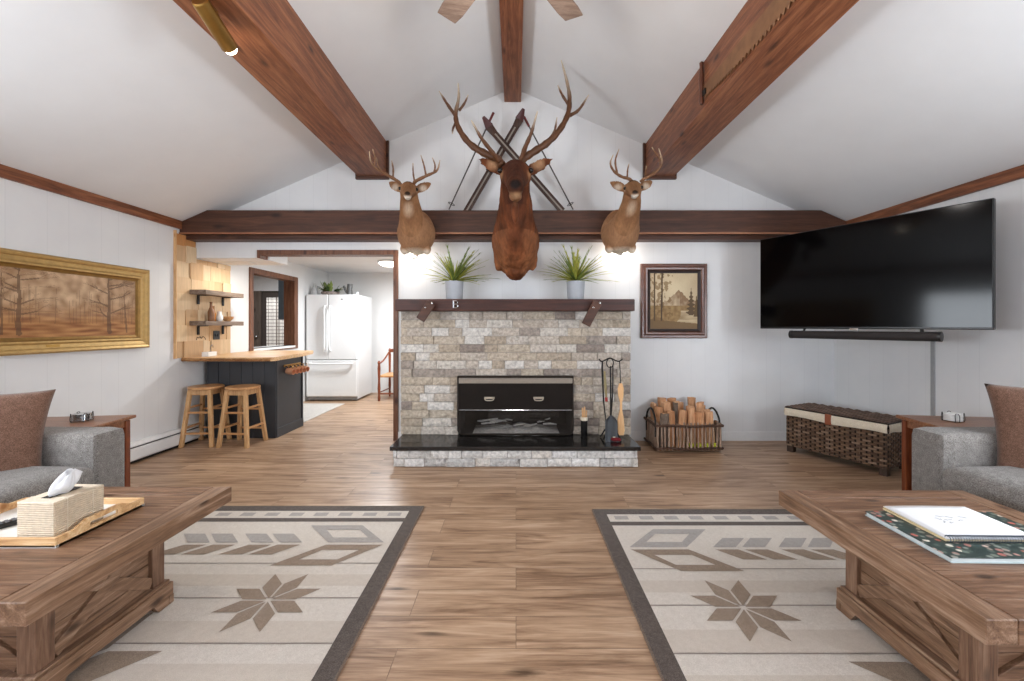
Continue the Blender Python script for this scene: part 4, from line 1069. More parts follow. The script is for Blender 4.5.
weave('lid_weave', kt, Vector((-.01, -.01, Hk)), (Lk + .02, 0, 0), (0, Wk + .02, 0), 22, 12, .008, ['7d6250', '8d7260', '6a5040', '7a5f4d'], (0, 0, 1))
lb_ = MB().box(-.012, Lk + .012, -.012, Wk + .012, Hk - .016, Hk - .001).build('lid_board', flat('dark_trunk_core_2', '2b1d13', .8), kt, bevel=.004)
m = MB()
for P0_, P1_ in (((-.008, -.012), (Lk + .008, -.012)), ((Lk + .01, -.01), (Lk + .01, Wk)), ((-.01, Wk), (-.01, -.01))):
    P0_, P1_ = Vector(P0_ + (0,)), Vector(P1_ + (0,)); nn = (P1_ - P0_).normalized().cross(Vector((0, 0, 1)))
    m.grid(lambda u, v, P0_=P0_, P1_=P1_, nn=nn: P0_.lerp(P1_, u) + Vector((0, 0, lerp(Hk - .012, Hk - .085 + .006 * math.sin(u * 9), v))) + nn * (.004 + .006 * math.sin(PI * v) + .002 * noise.noise(Vector((u * 30, v * 3, 1)))), 40, 6)
o = m.build('liner_cuff', M['cream'], kt, smooth=True)
for x, y in ((.03, .03), (Lk - .03, .03), (.03, Wk - .03), (Lk - .03, Wk - .03)):
    MB().box(x - .03, x + .03, y - .03, y + .03, 0, .075, taper=None).build('leg', flat('dark_wicker_leg', '3a281b', .7, var=.25, nscale=60, bump=.002), kt, bevel=.008)
MB().box(Lk * .44, Lk * .44 + .05, -.028, -.008, Hk - .10, Hk - .005).build('leather_tab', M['leather'], kt, bevel=.004)
MB().tube([(Lk + .02, Wk * .35 , Hk - .03), (Lk + .06, Wk * .5, Hk - .05), (Lk + .02, Wk * .65, Hk - .03)], .006, 6).build('side_loop', M['cream'], kt, smooth=True)

# ================================================================== baseboard heater
hb = thing('baseboard_heater', 'long white baseboard heater along the wall below the autumn woods painting', 'heater', (XL, 2.4, 0))
MB().prism([(XL + .003, 1.6, .03), (XL + .055, 1.6, .03), (XL + .062, 1.6, .045), (XL + .062, 1.6, .13), (XL + .05, 1.6, .137), (XL + .003, 1.6, .137)], (0, 3.0, 0)).build('cover', M['white'], hb, world=True)
MB().prism([(XL + .003, 1.6, .158), (XL + .03, 1.6, .158), (XL + .052, 1.6, .150), (XL + .054, 1.6, .158), (XL + .034, 1.6, .182), (XL + .003, 1.6, .187)], (0, 3.0, 0)).build('top_hood', M['white'], hb, world=True)
MB().box(XL + .003, XL + .04, 1.6, 4.6, .005, .172).build('fin_core', M['tv_black'], hb, world=True)

# ================================================================== end tables with coasters
def end_table(sx, lab):
    # corner nearest the camera axis and furthest back, and turned a little
    px_ = -2.60 if sx < 0 else 2.60
    px_ += .10 * sx
    t_ = thing('end_table', lab, 'side table', (px_, 2.99, 0), 0, 'cherry end tables behind the sofa arms'); z = .60
    rz = R(8) * -sx
    Rm = Matrix.Rotation(rz, 4, 'Z'); Wt, Dt = .60, .42
    xs_ = (0, sx * Wt); x0_, x1_ = min(xs_), max(xs_)
    MB().box(x0_, x1_, -Dt, 0, z - .022, z, M=Rm).build('table_top', M['sidetable'], t_, bevel=.006)
    MB().box(x0_ + .03, x1_ - .03, -Dt + .03, -.03, z - .075, z - .022, M=Rm).build('apron', M['sidetable'], t_)
    for xx in (x0_ + .045, x1_ - .045):
        for yy in (-Dt + .045, -.045):
            MB().box(xx - .022, xx + .022, yy - .022, yy + .022, 0, z - .03, M=Rm).build('leg', M['sidetable_z'], t_, bevel=.004)
    return t_, Rm
tl, Rl = end_table(-1, 'cherry wood end table behind the sofa arm, on the baseboard heater side')
tr, Rr_ = end_table(1, 'cherry wood end table behind the sofa arm, next to the wicker trunk')
def coasters(loc, lab, col, n):
    t_ = thing('coaster_holder', lab, 'coaster holder', loc, R(10), 'coaster sets on the end tables')
    for k in range(n):
        MB().lathe([(.046, 0), (.048, .002), (.048, .006), (.046, .008)], c=(0, 0, .006 + k * .0095), n=28).build('coaster', col, t_, smooth=True, angle=30)
    for k in range(4):
        a_ = PI / 4 + k * PI / 2; cx_, cy_ = .053 * math.cos(a_), .053 * math.sin(a_)
        MB().tube(spline([(cx_ * .3, cy_ * .3, .003), (cx_, cy_, .003), (cx_, cy_, .05), (cx_ + .012 * math.cos(a_ + PI / 2), cy_ + .012 * math.sin(a_ + PI / 2), .056), (cx_ + .02 * math.cos(a_ + PI / 2), cy_ + .02 * math.sin(a_ + PI / 2), .04), (cx_ + .02 * math.cos(a_ + PI / 2), cy_ + .02 * math.sin(a_ + PI / 2), .003)], 4), .002, 6).build('wire_loop', M['black_metal'] , t_, smooth=True)
p = at(953, 421.5, 151); coasters((p.x, p.y, .60), 'stack of white coasters in a black wire holder', M['glass_white'], 5)
p = at(82, 421.5, 151); coasters((p.x, p.y, .60), 'stack of silvery grey coasters in a wire holder', M['chrome'], 5)

# ================================================================== sofas
def cushion(m, x0, x1, y0, y1, z0, z1, r=.05, puff=.02, M4=None):
    """rounded cushion as a displaced box"""
    nx, ny, nz = 14, 14, 6
    b2 = bmesh.new(); bmesh.ops.create_cube(b2, size=2); bmesh.ops.subdivide_edges(b2, edges=b2.edges[:], cuts=11, use_grid_fill=True)
    hx, hy, hz = (x1 - x0) / 2, (y1 - y0) / 2, (z1 - z0) / 2; c = Vector(((x0 + x1) / 2, (y0 + y1) / 2, (z0 + z1) / 2)); mp = {}
    for v in b2.verts:
        p = Vector((v.co.x * hx, v.co.y * hy, v.co.z * hz)); q = Vector((max(-hx + r, min(hx - r, p.x)), max(-hy + r, min(hy - r, p.y)), max(-hz + min(r, hz * .9), min(hz - min(r, hz * .9), p.z))))
        dd = p - q
        if dd.length > 1e-6: p = q + dd.normalized() * min(r, dd.length if dd.length < r else r)
        fx, fy = 1 - (p.x / hx) ** 2, 1 - (p.y / hy) ** 2
        p.z += math.copysign(puff * max(0, fx * fy) ** .6, p.z) if abs(p.z) > hz * .3 else 0
        p += c
        mp[v] = m.b.verts.new(M4 @ p if M4 else p)
    for f_ in b2.faces: m.face([mp[v] for v in f_.verts])
    b2.free()
def sofa(sx, lab):
    t_ = thing('sofa', lab, 'sofa', ((2.27 if sx > 0 else -2.245), 2.43, 0), 0, 'grey tweed sofas facing each other')
    def X(a, b): a, b = sx * a, sx * b; return (min(a, b), max(a, b))
    D = .92; L = 2.05
    m = MB(); cushion(m, *X(.04, D), -L, -.01, .07, .34, .02, 0); m.build('base', M['sofa'], t_, smooth=True)
    for y0, y1 in ((-.20, 0), (-L, -L + .20)):
        m = MB(); cushion(m, *X(0, D - .05), y0, y1, .06, .655, .035, .0); m.build('arm', M['sofa'], t_, smooth=True)
    m = MB(); cushion(m, *X(D - .22, D), -L + .02, -.02, .1, .80, .06, 0); m.build('backrest', M['sofa'], t_, smooth=True)
    ym = -L / 2
    for y0, y1 in ((ym, -.205), (-L + .205, ym)):
        m = MB(); cushion(m, *X(-.045, D - .22), y0, y1, .335, .505, .06, .012); m.build('seat_cushion', M['sofa'], t_, smooth=True)
        m = MB(); cushion(m, *X(D - .36, D - .20), y0, y1, .50, .84, .07, .01); m.build('back_cushion', M['sofa'], t_, smooth=True)
    for x in (.08, D - .08):
        for y in (-.1, -L + .1): MB().lathe([(.02, 0), (.028, .08)], c=(sx * x, y, 0), n=12).build('foot', M['tv_black'], t_, smooth=True)
    return t_
sofa(-1, 'grey tweed sofa on the side of the room with the autumn woods painting')
sofa(1, 'grey tweed sofa on the side of the room with the television')
def pillow(loc, rots, lab, hw_=.25):
    t_ = tag(MB_pillow(hw_), lab, 'pillow', 'brown linen pillows on the sofas'); t_.location = loc; t_.rotation_euler = rots; return t_
def MB_pillow(h):
    m = MB()
    def P_(u, v, sg):
        x, y = (u - .5) * 2, (v - .5) * 2
        pin = 1 - .09 * (1 - abs(x) ** 2) * (abs(y) ** 3) ; pin2 = 1 - .09 * (1 - abs(y) ** 2) * (abs(x) ** 3)
        th = .085 * ((1 - x * x) * (1 - y * y)) ** .42 + .006 * noise.noise(Vector((x * 3, y * 3, sg)))* (1 - max(abs(x), abs(y)))
        return Vector((x * h * pin2, sg * th, y * h * pin))
    n = 26; g = {}
    for sg in (-1, 1):
        for i in range(n + 1):
            for j in range(n + 1):
                e = i in (0, n) or j in (0, n)
                if e and sg == 1: g[(i, j, 1)] = g[(i, j, -1)]
                else: g[(i, j, sg)] = m.b.verts.new(P_(i / n, j / n, sg))
        for i in range(n):
            for j in range(n): m.face([g[(i, j, sg)], g[(i + 1, j, sg)], g[(i + 1, j + 1, sg)], g[(i, j + 1, sg)]])
    return m.build('throw_pillow', M['pillow'], None, smooth=True, angle=180)
pillow((2.72, 2.08, .69), (R(-14), R(-4), R(-46)), 'brown linen pillow with sharp corners on the television-side sofa')
pillow((-2.68, 2.08, .66), (R(-15), R(4), R(42)), 'brown linen pillow slumped on the sofa by the autumn woods painting')
# ================================================================== coffee tables
def coffee_table(sx, xin, y0, y1, lab):
    """sx: which side of the room; xin: inner edge of the top"""
    W_ = .86 if sx > 0 else .80; xo = xin + sx * W_; x0, x1 = min(xin, xo), max(xin, xo); zt_ = .462; th = .068; zr = .0145
    t_ = thing('coffee_table', lab, 'coffee table', ((x0 + x1) / 2, (y0 + y1) / 2, zr), 0, 'farmhouse coffee tables on the rugs')
    fr = .085
    # top: frame of boards and inner planks
    for a, b, c_, d_, mt_ in ((x0, x0 + fr, y0, y1, 'table'), (x1 - fr, x1, y0, y1, 'table'), (x0 + fr + .001, x1 - fr - .001, y0, y0 + fr, 'table_x'), (x0 + fr + .001, x1 - fr - .001, y1 - fr, y1, 'table_x')):
        MB().box(a, b, c_, d_, zt_ - th, zt_).build('top_border_board', M[mt_], t_, world=True, bevel=.003)
    n = 5
    for i in range(n):
        a = lerp(y0 + fr, y1 - fr, i / n) + .0012; b = lerp(y0 + fr, y1 - fr, (i + 1) / n) - .0012
        MB().box(x0 + fr + .0012, x1 - fr - .0012, a, b, zt_ - th + .01, zt_ - .001).build('top_plank', M['table_x'], t_, world=True, bevel=.0015)
    # pedestal
    ins = .175; a0, a1, b0, b1 = x0 + ins, x1 - ins, y0 + .175, y1 - .175; zp = .115; pt = zt_ - th
    MB().box(a0 + .022, a1 - .022, b0 + .022, b1 - .022, zp - .02, pt).build('pedestal_core', M['table'], t_, world=True)
    for xx in (a0, a1 - .06):
        for yy in (b0, b1 - .06): MB().box(xx, xx + .06, yy, yy + .06, zp - .01, pt).build('corner_post', M['table_z'], t_, world=True, bevel=.003)
    for k, (xa, ya, xb, yb) in enumerate(((a0 + .004, b0 + .06, a0 + .004, b1 - .06), (a1 - .004, b0 + .06, a1 - .004, b1 - .06), (a0 + .06, b0 + .004, a1 - .06, b0 + .004), (a0 + .06, b1 - .004, a1 - .06, b1 - .004))):
        along = 'table' if k < 2 else 'table_x'; out = Vector((-1 if k == 0 else 1 if k == 1 else 0, -1 if k == 2 else 1 if k == 3 else 0, 0))
        A_, B_ = Vector((xa, ya, 0)), Vector((xb, yb, 0)); A_ -= out * .008; B_ -= out * .008
        zl, zh = zp + .005, pt - .004
        m = MB()
        for (p0, z0_), (p1, z1_) in (((A_, zl + .02), (B_, zh - .02)), ((A_, zh - .02), (B_, zl + .02))):
            m.bar(p0 + Vector((0, 0, z0_)), p1 + Vector((0, 0, z1_)), .045, .016 + (.003 if z0_ < z1_ else 0), up=out)
        m.build('cross_brace', M[along], t_, world=True, bevel=.002)
        m = MB(); m.bar(A_ + Vector((0, 0, pt - .02)), B_ + Vector((0, 0, pt - .02)), .045, .016, up=out); m.build('top_rail', M[along], t_, world=True, bevel=.002)
        # horizontal boards recessed behind the braces
        m = MB(); nb = 5
        for q in range(nb):
            z0_ = lerp(zp, pt, q / nb); z1_ = lerp(zp, pt, (q + 1) / nb) - .003
            pA = A_ - out * .012; pB = B_ - out * .012; m.bar(pA + Vector((0, 0, (z0_ + z1_) / 2)), pB + Vector((0, 0, (z0_ + z1_) / 2)), z1_ - z0_, .012, up=out)
        m.build('side_boards', M[along], t_, world=True, bevel=.0015)
    e = .022
    m = MB()
    m.prism([(a0 - e, b0 - e, zr + .035), (a1 + e, b0 - e, zr + .035), (a1 + e, b1 + e, zr + .035), (a0 - e, b1 + e, zr + .035)], (0, 0, zp - .03 - zr - .015))
    m.build('plinth', M['table'], t_, world=True, bevel=.004)
    m = MB(); m.box(a0 - e * .6, a1 + e * .6, b0 - e * .6, b1 + e * .6, zp - .012, zp + .004); m.build('plinth_moulding', M['table'], t_, world=True, bevel=.004)
    for xx, sx_ in ((a0 - e, 1), (a1 + e, -1)):
        for yy, sy_ in ((b0 - e, 1), (b1 + e, -1)):
            m = MB(); m.prism([(xx, yy, zr), (xx + sx_ * .075, yy, zr), (xx + sx_ * .10, yy, zr + .036), (xx, yy, zr + .036)], (0, sy_ * .022, 0))
            m.prism([(xx + sx_ * .001, yy + sy_ * .023, zr), (xx + sx_ * .001, yy + sy_ * .075, zr), (xx + sx_ * .001, yy + sy_ * .10, zr + .036), (xx + sx_ * .001, yy + sy_ * .023, zr + .036)], (sx_ * .022, 0, 0))
            m.build('bracket_foot', M['table'], t_, world=True)
    return t_
coffee_table(1, 1.228, 1.098, 1.965, 'farmhouse coffee table with the spiral notebook on it')
coffee_table(-1, -1.36, 1.165, 2.01, 'farmhouse coffee table carrying the tissue box tray')

# ================================================================== rugs
def rug_mat(name, a, b): return fabric(name, a, b, 330, bump=.003)
RM = [rug_mat('rug_cream', 'cac0b4', 'e6ded3'), rug_mat('rug_dark_border', '453b35', '74685f'), rug_mat('rug_taupe', '84715f', 'aa9784'), rug_mat('rug_grey', '9c958f', 'bcb6b0'), rug_mat('rug_line', '8d8076', 'a3968c'), rug_mat('rug_sand', 'c2b6a8', 'dbd0c3'), rug_mat('rug_edge', '5e4c3e', '8a7868')]
def rug(sx, xe, yf, lab):
    W_, L_ = 1.60, 2.30; m = MB()
    def flatp(poly, mi, z):
        m.m = mi; vs = [m.b.verts.new((xe + sx * x, yf - y, z)) for x, y in poly]; f_ = m.face(vs)
    m.m = 6; m.box(min(xe, xe + sx * W_), max(xe, xe + sx * W_), yf - L_, yf, .001, .010)
    def R4(x0, x1, y0, y1, mi, z): flatp([(x0, y0), (x1, y0), (x1, y1), (x0, y1)], mi, z)
    q = .010; b_ = .082
    R4(.006, W_ - .006, .006, L_ - .006, 1, q + .0005)
    R4(b_, W_ - b_, b_, L_ - b_, 0, q + .0012)
    for yy0 in (.185, L_ - .24): R4(b_, W_ - b_, yy0, yy0 + .05, 1, q + .0019)
    # small blocks in the end strips
    for yy0 in (.108, L_ - .155):
        for k in range(9):
            x0 = b_ + .04 + k * .158; 
            if x0 + .08 < W_ - b_: R4(x0, x0 + .085, yy0, yy0 + .048, 3, q + .0019)
    # tone bands and thin lines
    for k, y in enumerate((.69, .965, 1.235, 1.51, 1.78)):
        if y < L_ - .3:
            R4(b_, W_ - b_, y + .10, y + .19, 5, q + .0019) if k % 2 == 0 else R4(b_, W_ - b_, y + .15, y + .268, 5, q + .0019)
            R4(b_, W_ - b_, y, y + .007, 4, q + .0026)
    def star(cx, cy, r):
        for k in range(8):
            a = R(22.5 + 45 * k); g = .008 * r / .21; c0 = (cx + g * 1.5 * math.cos(a), cy + g * 1.5 * math.sin(a)); ri = r * .56
            p1 = (cx + ri * math.cos(a - R(20)), cy + ri * math.sin(a - R(20))); p2 = (cx + r * math.cos(a), cy + r * math.sin(a)); p3 = (cx + ri * math.cos(a + R(20)), cy + ri * math.sin(a + R(20)))
            flatp([c0, p1, p2, p3], 2, q + .0033)
    star(.478, .985, .212); star(.478, 1.62 + .30, .212) ; star(1.07, 1.43, .40)
    # arrow and feathers
    def arrow(cy, x0):
        for sg in (-1, 1):
            h = .215 * sg; o_ = .012 * sg
            P0, P1, P2, P3 = (x0, cy + o_), (x0 + .195, cy + h), (x0 + .51, cy + h), (x0 + .315, cy + o_)
            hole = [(x0 + .11, cy + o_ + .055 * sg), (x0 + .19, cy + h - .055 * sg), (x0 + .39, cy + h - .055 * sg), (x0 + .31, cy + o_ + .055 * sg)]
            O = [P0, P1, P2, P3]
            for i in range(4): flatp([O[i], O[(i + 1) % 4], hole[(i + 1) % 4], hole[i]], 2 if sg > 0 else 3, q + .0033)
            for x in (.46, .62, .82, .98):
                flatp([(x0 + x, cy + o_), (x0 + x + .125, cy + o_), (x0 + x + .125 + .10, cy + h * .52), (x0 + x + .10, cy + h * .52)], 3 if sg < 0 else 2, q + .0033)
    arrow(.50, .12)
    o_ = m.build('area_rug', RM, None); return tag(o_, lab, 'rug', 'southwestern rugs under the coffee tables')
rug(1, .505, 2.80, 'cream southwestern rug with brown star under the notebook coffee table')
rug(-1, -.622, 2.85, 'cream southwestern rug with brown star under the tissue box coffee table')

# ================================================================== on the notebook table
ZT = .4622
bk = thing('floral_book', 'large book with dark floral cover and pale blue edge under the notebook', 'book', (1.41, 1.36, ZT), R(-1))
t = NT('floral_print', .4); v = t.coord()
vo = t.n('ShaderNodeTexVoronoi'); t.l(v, vo.inputs['Vector']); vo.inputs['Scale'].default_value = 42
sepc = t.n('ShaderNodeSeparateColor'); t.l(vo.outputs['Color'], sepc.inputs[0])
c1 = t.ramp(sepc.outputs[0], [(.0, '2f3d37'), (.35, '55645a'), (.6, '8a8f85'), (.75, 'b5584c'), (.9, 'd3c9ba')])
c2 = t.mix(c1, lin('2c3a36'), t.ramp(vo.outputs['Distance'], [(.35, (0, 0, 0)), (.5, (1, 1, 1))])); t.base(c2)
MB().box(0, .50, 0, .345, .015, .018).build('cover', t.m, bk, bevel=.001)
MB().box(.004, .496, .004, .341, .003, .015).build('pages', flat('pale_blue_page_edge', 'c9d0ce', .6), bk)
MB().box(0, .50, 0, .345, 0, .003).build('back_cover', flat('pale_blue_cover', 'b9c6c6', .5), bk)
nb = thing('spiral_notebook', 'white spiral notebook lying open on the floral book', 'notebook', (1.495, 1.462, ZT + .0185), R(-1))
MB().box(0, .32, 0, .255, 0, .006).build('under_pages', flat('cream_pages', 'd8c396', .8, var=.05), nb)
m = MB(); 
m.grid(lambda u, v: Vector((lerp(.004, .318, u), lerp(.002, .258, v), .0075 + .004 * v + .003 * math.sin(PI * u) * v)), 12, 10); o = m.build('loose_pages', flat('cream_pages_2', 'e3d6b8', .8), nb); o.modifiers.new('t', 'SOLIDIFY').thickness = .003
m = MB(); m.grid(lambda u, v: Vector((lerp(0, .32, u), lerp(0, .252, v) - .004, .0125 + .004 * v + .003 * math.sin(PI * u) * v)), 12, 10); o = m.build('top_sheet', M['paper'], nb, smooth=True); o.modifiers.new('t', 'SOLIDIFY').thickness = .003
m = MB()
for k in range(34):
    x = .006 + k * .0092; m.tube([(x, -.002 + .011 * math.cos(a), .010 + .011 * math.sin(a)) for a in [2 * PI * j / 10 for j in range(11)]], .0018, 4, caps=False)
m.build('spiral_binding', flat('grey_blue_coil', '52606e', .35, .4), nb)
m = MB(); rnd = random.Random(2)
def zz_(x, y): u, v = x / .32, (y + .004) / .252; return .0128 + .004 * v + .003 * math.sin(PI * u) * v
for (x, y, L) in ((.10, .135, .018), (.118, .155, .03), (.125, .13, .03), (.15, .148, .02), (.165, .128, .026), (.20, .15, .02), (.10, .112, .014), (.12, .105, .02)):
    pts = [(x + L * k / 4, y + rnd.uniform(-.008, .008), zz_(x, y) + .0006) for k in range(5)]; m.tube(pts, .0006, 4)
m.build('handwriting', flat('grey_pencil', '8f9094', .8), nb)

# ================================================================== tray with tissue box
ty0, ty1, tx0, tx1 = 1.452, 1.80, -2.10, -1.592
tr_ = thing('serving_tray', 'bamboo serving tray with cut-out handles on the coffee table', 'tray', ((tx0 + tx1) / 2, (ty0 + ty1) / 2, ZT))
MB().box(tx0, tx1, ty0, ty1, 0, .008).build('tray_bottom', M['paper'], tr_) if False else MB().box(tx0, tx1, ty0, ty1, ZT, ZT + .008).build('tray_bottom', flat('white_tray_bottom', 'e6e2da', .5), tr_, world=True)
MB().box(tx0, tx1, ty0, ty0 + .010, ZT, ZT + .034).build('tray_side', M['slab'], tr_, world=True, bevel=.002)
MB().box(tx0, tx1, ty1 - .010, ty1, ZT, ZT + .034).build('tray_side', M['slab'], tr_, world=True, bevel=.002)
for x in (tx0, tx1 - .010):
    ym = (ty0 + ty1) / 2; m = MB()
    prof = lambda y: .034 + .020 * max(0, min(1, (.09 - abs(y - ym)) / .04 + .5)) * (1 if abs(y - ym) < .11 else 0)
    ys2 = [lerp(ty0 + .01, ty1 - .01, k / 24) for k in range(25)]
    hole = lambda y: abs(y - ym) < .05
    for ya, yb in zip(ys2, ys2[1:]):
        yc = (ya + yb) / 2
        def seg(z0a, z0b, z1a, z1b): m.prism([(x, ya, ZT + z0a), (x, yb, ZT + z0b), (x, yb, ZT + z1b), (x, ya, ZT + z1a)], (.010, 0, 0))
        if hole(yc): seg(0, 0, .020, .020); seg(.036, .036, prof(ya), prof(yb))
        else: seg(0, 0, prof(ya), prof(yb))
    m.build('tray_handle_end', M['slab'], tr_, world=True)
tb_ = thing('tissue_box', 'woven bamboo tissue box cover with a tissue pulled up', 'tissue box', (-1.70, 1.575, ZT + .008), R(-3))
bw2, bl2, bh2 = .069, .083, .132
MB().box(-bw2, bw2, -bl2, bl2, 0, bh2).build('box_core', flat('straw_beige', 'b89f80', .7), tb_)
m = MB(); n = 17
for i in range(n):
    z = (i + .5) / n * bh2; r = bh2 / n * .46
    for a_, b__ in (((-bw2, -bl2), (bw2, -bl2)), ((bw2, -bl2), (bw2, bl2)), ((bw2, bl2), (-bw2, bl2)), ((-bw2, bl2), (-bw2, -bl2))):
        m.tube([(a_[0], a_[1], z), (b__[0], b__[1], z)], r, 7)
for i in range(n + 5):
    y = lerp(-bl2, bl2, i / (n + 4)); m.tube([(-bw2, y, bh2), (bw2, y, bh2)], .0035, 6)
m.build('bamboo_rods', flat('whitewashed_bamboo', 'cdbba2', .55, var=.12, nscale=60), tb_, smooth=True)
m = MB()
for y in (-.045, .042):
    m.tube([(bw2 + .0045, y, 0), (bw2 + .0045, y, bh2 + .003), (-bw2, y, bh2 + .004)], .0016, 5)
m.build('stitching', M['cream'], tb_)
m = MB(); m.prism([(-.018, -.055, bh2 + .0045), (.018, -.055, bh2 + .0045), (.018, .055, bh2 + .0045), (-.018, .055, bh2 + .0045)], (0, 0, .001)); m.build('slot', M['soil'], tb_)
m = MB()
def tis(u, v):
    t_ = 2 * PI * u; r = .012 + .030 * math.sin(PI * v * .8 + .2) * (1 - .35 * v) + .008 * math.sin(3 * t_ + v * 4)
    return Vector((r * .6 * math.cos(t_) + .006 * math.sin(v * 5) + .018 * v, r * 1.1 * math.sin(t_) - .01 + .035 * v * v, bh2 + v * .085 - .012 * (1 - math.cos(t_ * 2)) * v))
m.grid(tis, 40, 16); o = m.build('tissue', M['paper'], tb_, smooth=True); o.modifiers.new('t', 'SOLIDIFY').thickness = .0012
rm = thing('remote_control', 'black remote control lying in the bamboo tray', 'remote', (-1.93, 1.60, ZT + .008), R(62))
rc_ = MB().box(-.085, .085, -.021, .021, 0, .018).build('case', M['tv_black'], rm, bevel=.006)
m = MB()
for i in range(7):
    for j in range(3): m.box(-.065 + i * .018, -.055 + i * .018, -.014 + j * .011, -.007 + j * .011, .018, .0205)
m.build('buttons', flat('grey_rubber_buttons', '6c6c6e', .6), rc_)
ob = tag(MB().box(-.045, .045, -.03, .03, 0, .03).build('card_box', flat('orange_card', 'c9853c', .6), None, bevel=.002), 'small orange card box lying in the tray behind the tissue box', 'box'); ob.location = (-1.90, 1.735, ZT + .008); ob.rotation_euler = (0, 0, R(10))

# ================================================================== peninsula
pn = thing('kitchen_peninsula', 'charcoal panelled kitchen peninsula base', 'cabinet', (-3.05, 4.9, 0))
px0, px1, py0, py1, pz = XL + .07, -2.635, 4.615, F / 81.0, .862
MB().box(px0, px1, py0, py1, 0, pz).build('base_body', M['charcoal'], pn, world=True, bevel=.004)
m = MB()
for k in range(6):
    a = lerp(px0, px1, k / 6); b = lerp(px0, px1, (k + 1) / 6); m.box(a + .002, b - .002, py0 - .010, py0, 0, pz - .002)
m.build('front_boards', M['charcoal'], pn, world=True, bevel=.002)
m = MB(); m.box(px1, px1 + .012, py0 + .0, py1, .0, .10); m.box(px1, px1 + .010, py0, py0 + .03, .10, pz); m.box(px1, px1 + .010, py1 - .03, py1, .10, pz)
m.build('side_trim', M['charcoal'], pn, world=True, bevel=.003)
ct = thing('live_edge_countertop', 'pale live edge wooden slab countertop over the charcoal peninsula', 'countertop', (-3.0, 4.9, pz))
rnd = random.Random(8); cz0, cz1 = pz + .001, .905
edge = []
for k in range(25): x = lerp(XL + .004, -2.545, k / 24); edge.append((x, 4.345 + .022 * noise.noise(Vector((x * 6, 0, 0))) + .01 * noise.noise(Vector((x * 20, 3, 0)))))
edge += [(-2.515, 4.38), (-2.52, 4.46)]
for k in range(12): y = lerp(4.55, 5.50, k / 11); edge.append((-2.535 - .13 * (k / 11) ** 2 + .012 * noise.noise(Vector((y * 8, 5, 0))), y))
edge += [(-2.70, 5.60), (XL + .004, 5.60)]
m = MB(); m.prism([(x, y, cz0) for x, y in edge], (0, 0, cz1 - cz0)); m.build('slab', M['slab'], ct, world=True, bevel=.005)
m = MB()
for (xa, ya), (xb, yb) in zip(edge[:24], edge[1:25]):
    m.b.faces.ensure_lookup_table()
    vs = [m.b.verts.new(p) for p in ((xa, ya - .001, cz0 + .001), (xb, yb - .001, cz0 + .001), (xb, yb - .008 - .004 * noise.noise(Vector((xb * 30, 1, 1))), cz0 + .016), (xa, ya - .008 - .004 * noise.noise(Vector((xa * 30, 1, 1))), cz0 + .016), (xb, yb - .001, cz1 - .010), (xa, ya - .001, cz1 - .010))]
    m.face([vs[0], vs[1], vs[2], vs[3]]); m.face([vs[3], vs[2], vs[4], vs[5]])
m.build('bark_edge', M['bark'], ct, world=True)
# copper mugs on a brass rail
ra = thing('mug_rail', 'brass rail with hooks on the peninsula side', 'rail', (px1 + .012, 4.9, .78))
MB().box(px1 + .011, px1 + .018, F / 88.5, F / 82.2, .765, .79).build('back_plate', M['brass'], ra, world=True, bevel=.002)
order = ['first', 'second', 'third', 'fourth', 'fifth']
for k in range(5):
    y = lerp(F / 88.2, F / 82.6, k / 4)
    MB().tube(spline([(px1 + .016, y, .775), (px1 + .04, y, .768), (px1 + .052, y, .742), (px1 + .04, y, .726), (px1 + .03, y, .738)], 4), .0035, 6).build('hook', M['black_metal'], ra, world=True, smooth=True)
    q = thing('copper_mug', 'polished copper mug hanging %s from the front end of the brass rail' % order[k], 'mug', (px1 + .075, y, .715), 0, 'copper mugs on the brass rail')
    Mx = Matrix.Rotation(R(-12), 4, 'Z') @ Matrix.Rotation(R(97), 4, 'Y')
    MB().lathe([(.001, -.045), (.028, -.045), (.033, -.038), (.034, .0), (.030, .042), (.032, .046), (.029, .046), (.030, .0), (.027, -.036), (.001, -.040)], n=22, M=Mx, caps=False).build('cup', M['copper'], q, smooth=True)
    MB().tube(spline([Mx @ Vector((-.036, 0, .03)), Mx @ Vector((-.062, 0, .025)), Mx @ Vector((-.064, 0, -.015)), Mx @ Vector((-.038, 0, -.028))], 5), .004, 6).build('handle', M['brass'], q, smooth=True)

# stools
def stool(loc, rz, lab):
    t_ = thing('wooden_stool', lab, 'stool', loc, rz, 'round wooden stools at the peninsula'); Hs = .605
    MB().lathe([(.01, Hs - .028), (.148, Hs - .028), (.158, Hs - .02), (.159, Hs - .008), (.152, Hs), (.10, Hs - .002), (.01, Hs - .004)], n=36).build('seat', M['stool_x'], t_, smooth=True, angle=50)
    legs = []
    for sx, sy in ((-1, -1), (1, -1), (1, 1), (-1, 1)):
        a, b = Vector((sx * .148, sy * .148, 0)), Vector((sx * .095, sy * .095, Hs - .028)); legs.append((a, b))
        m = MB(); m.bar(a, b, .036, .036, up=(0, 1, 0)); o_ = m.build('leg', M['stool'], t_, bevel=.004)
        for v in o_.data.vertices:
            if v.co.z < .02: v.co.z = max(0, v.co.z) * 0
    for k in range(4):
        (a, b), (c, d_) = legs[k], legs[(k + 1) % 4]
        for f_ in ((.24, .60) if k % 2 == 0 else (.33, .68)):
            MB().bar(a.lerp(b, f_), c.lerp(d_, f_), .03, .017, up=(0, 0, 1)).build('rung', M['stool_x'], t_, bevel=.003)
    m = MB()
    for k in range(4): m.bar(legs[k][1] - Vector((0, 0, .03)), legs[(k + 1) % 4][1] - Vector((0, 0, .03)), .018, .05)
    m.build('apron', M['stool'], t_)
    return t_
stool((-3.245, 4.40, 0), R(4), 'round wooden stool tucked beside the white baseboard heater')
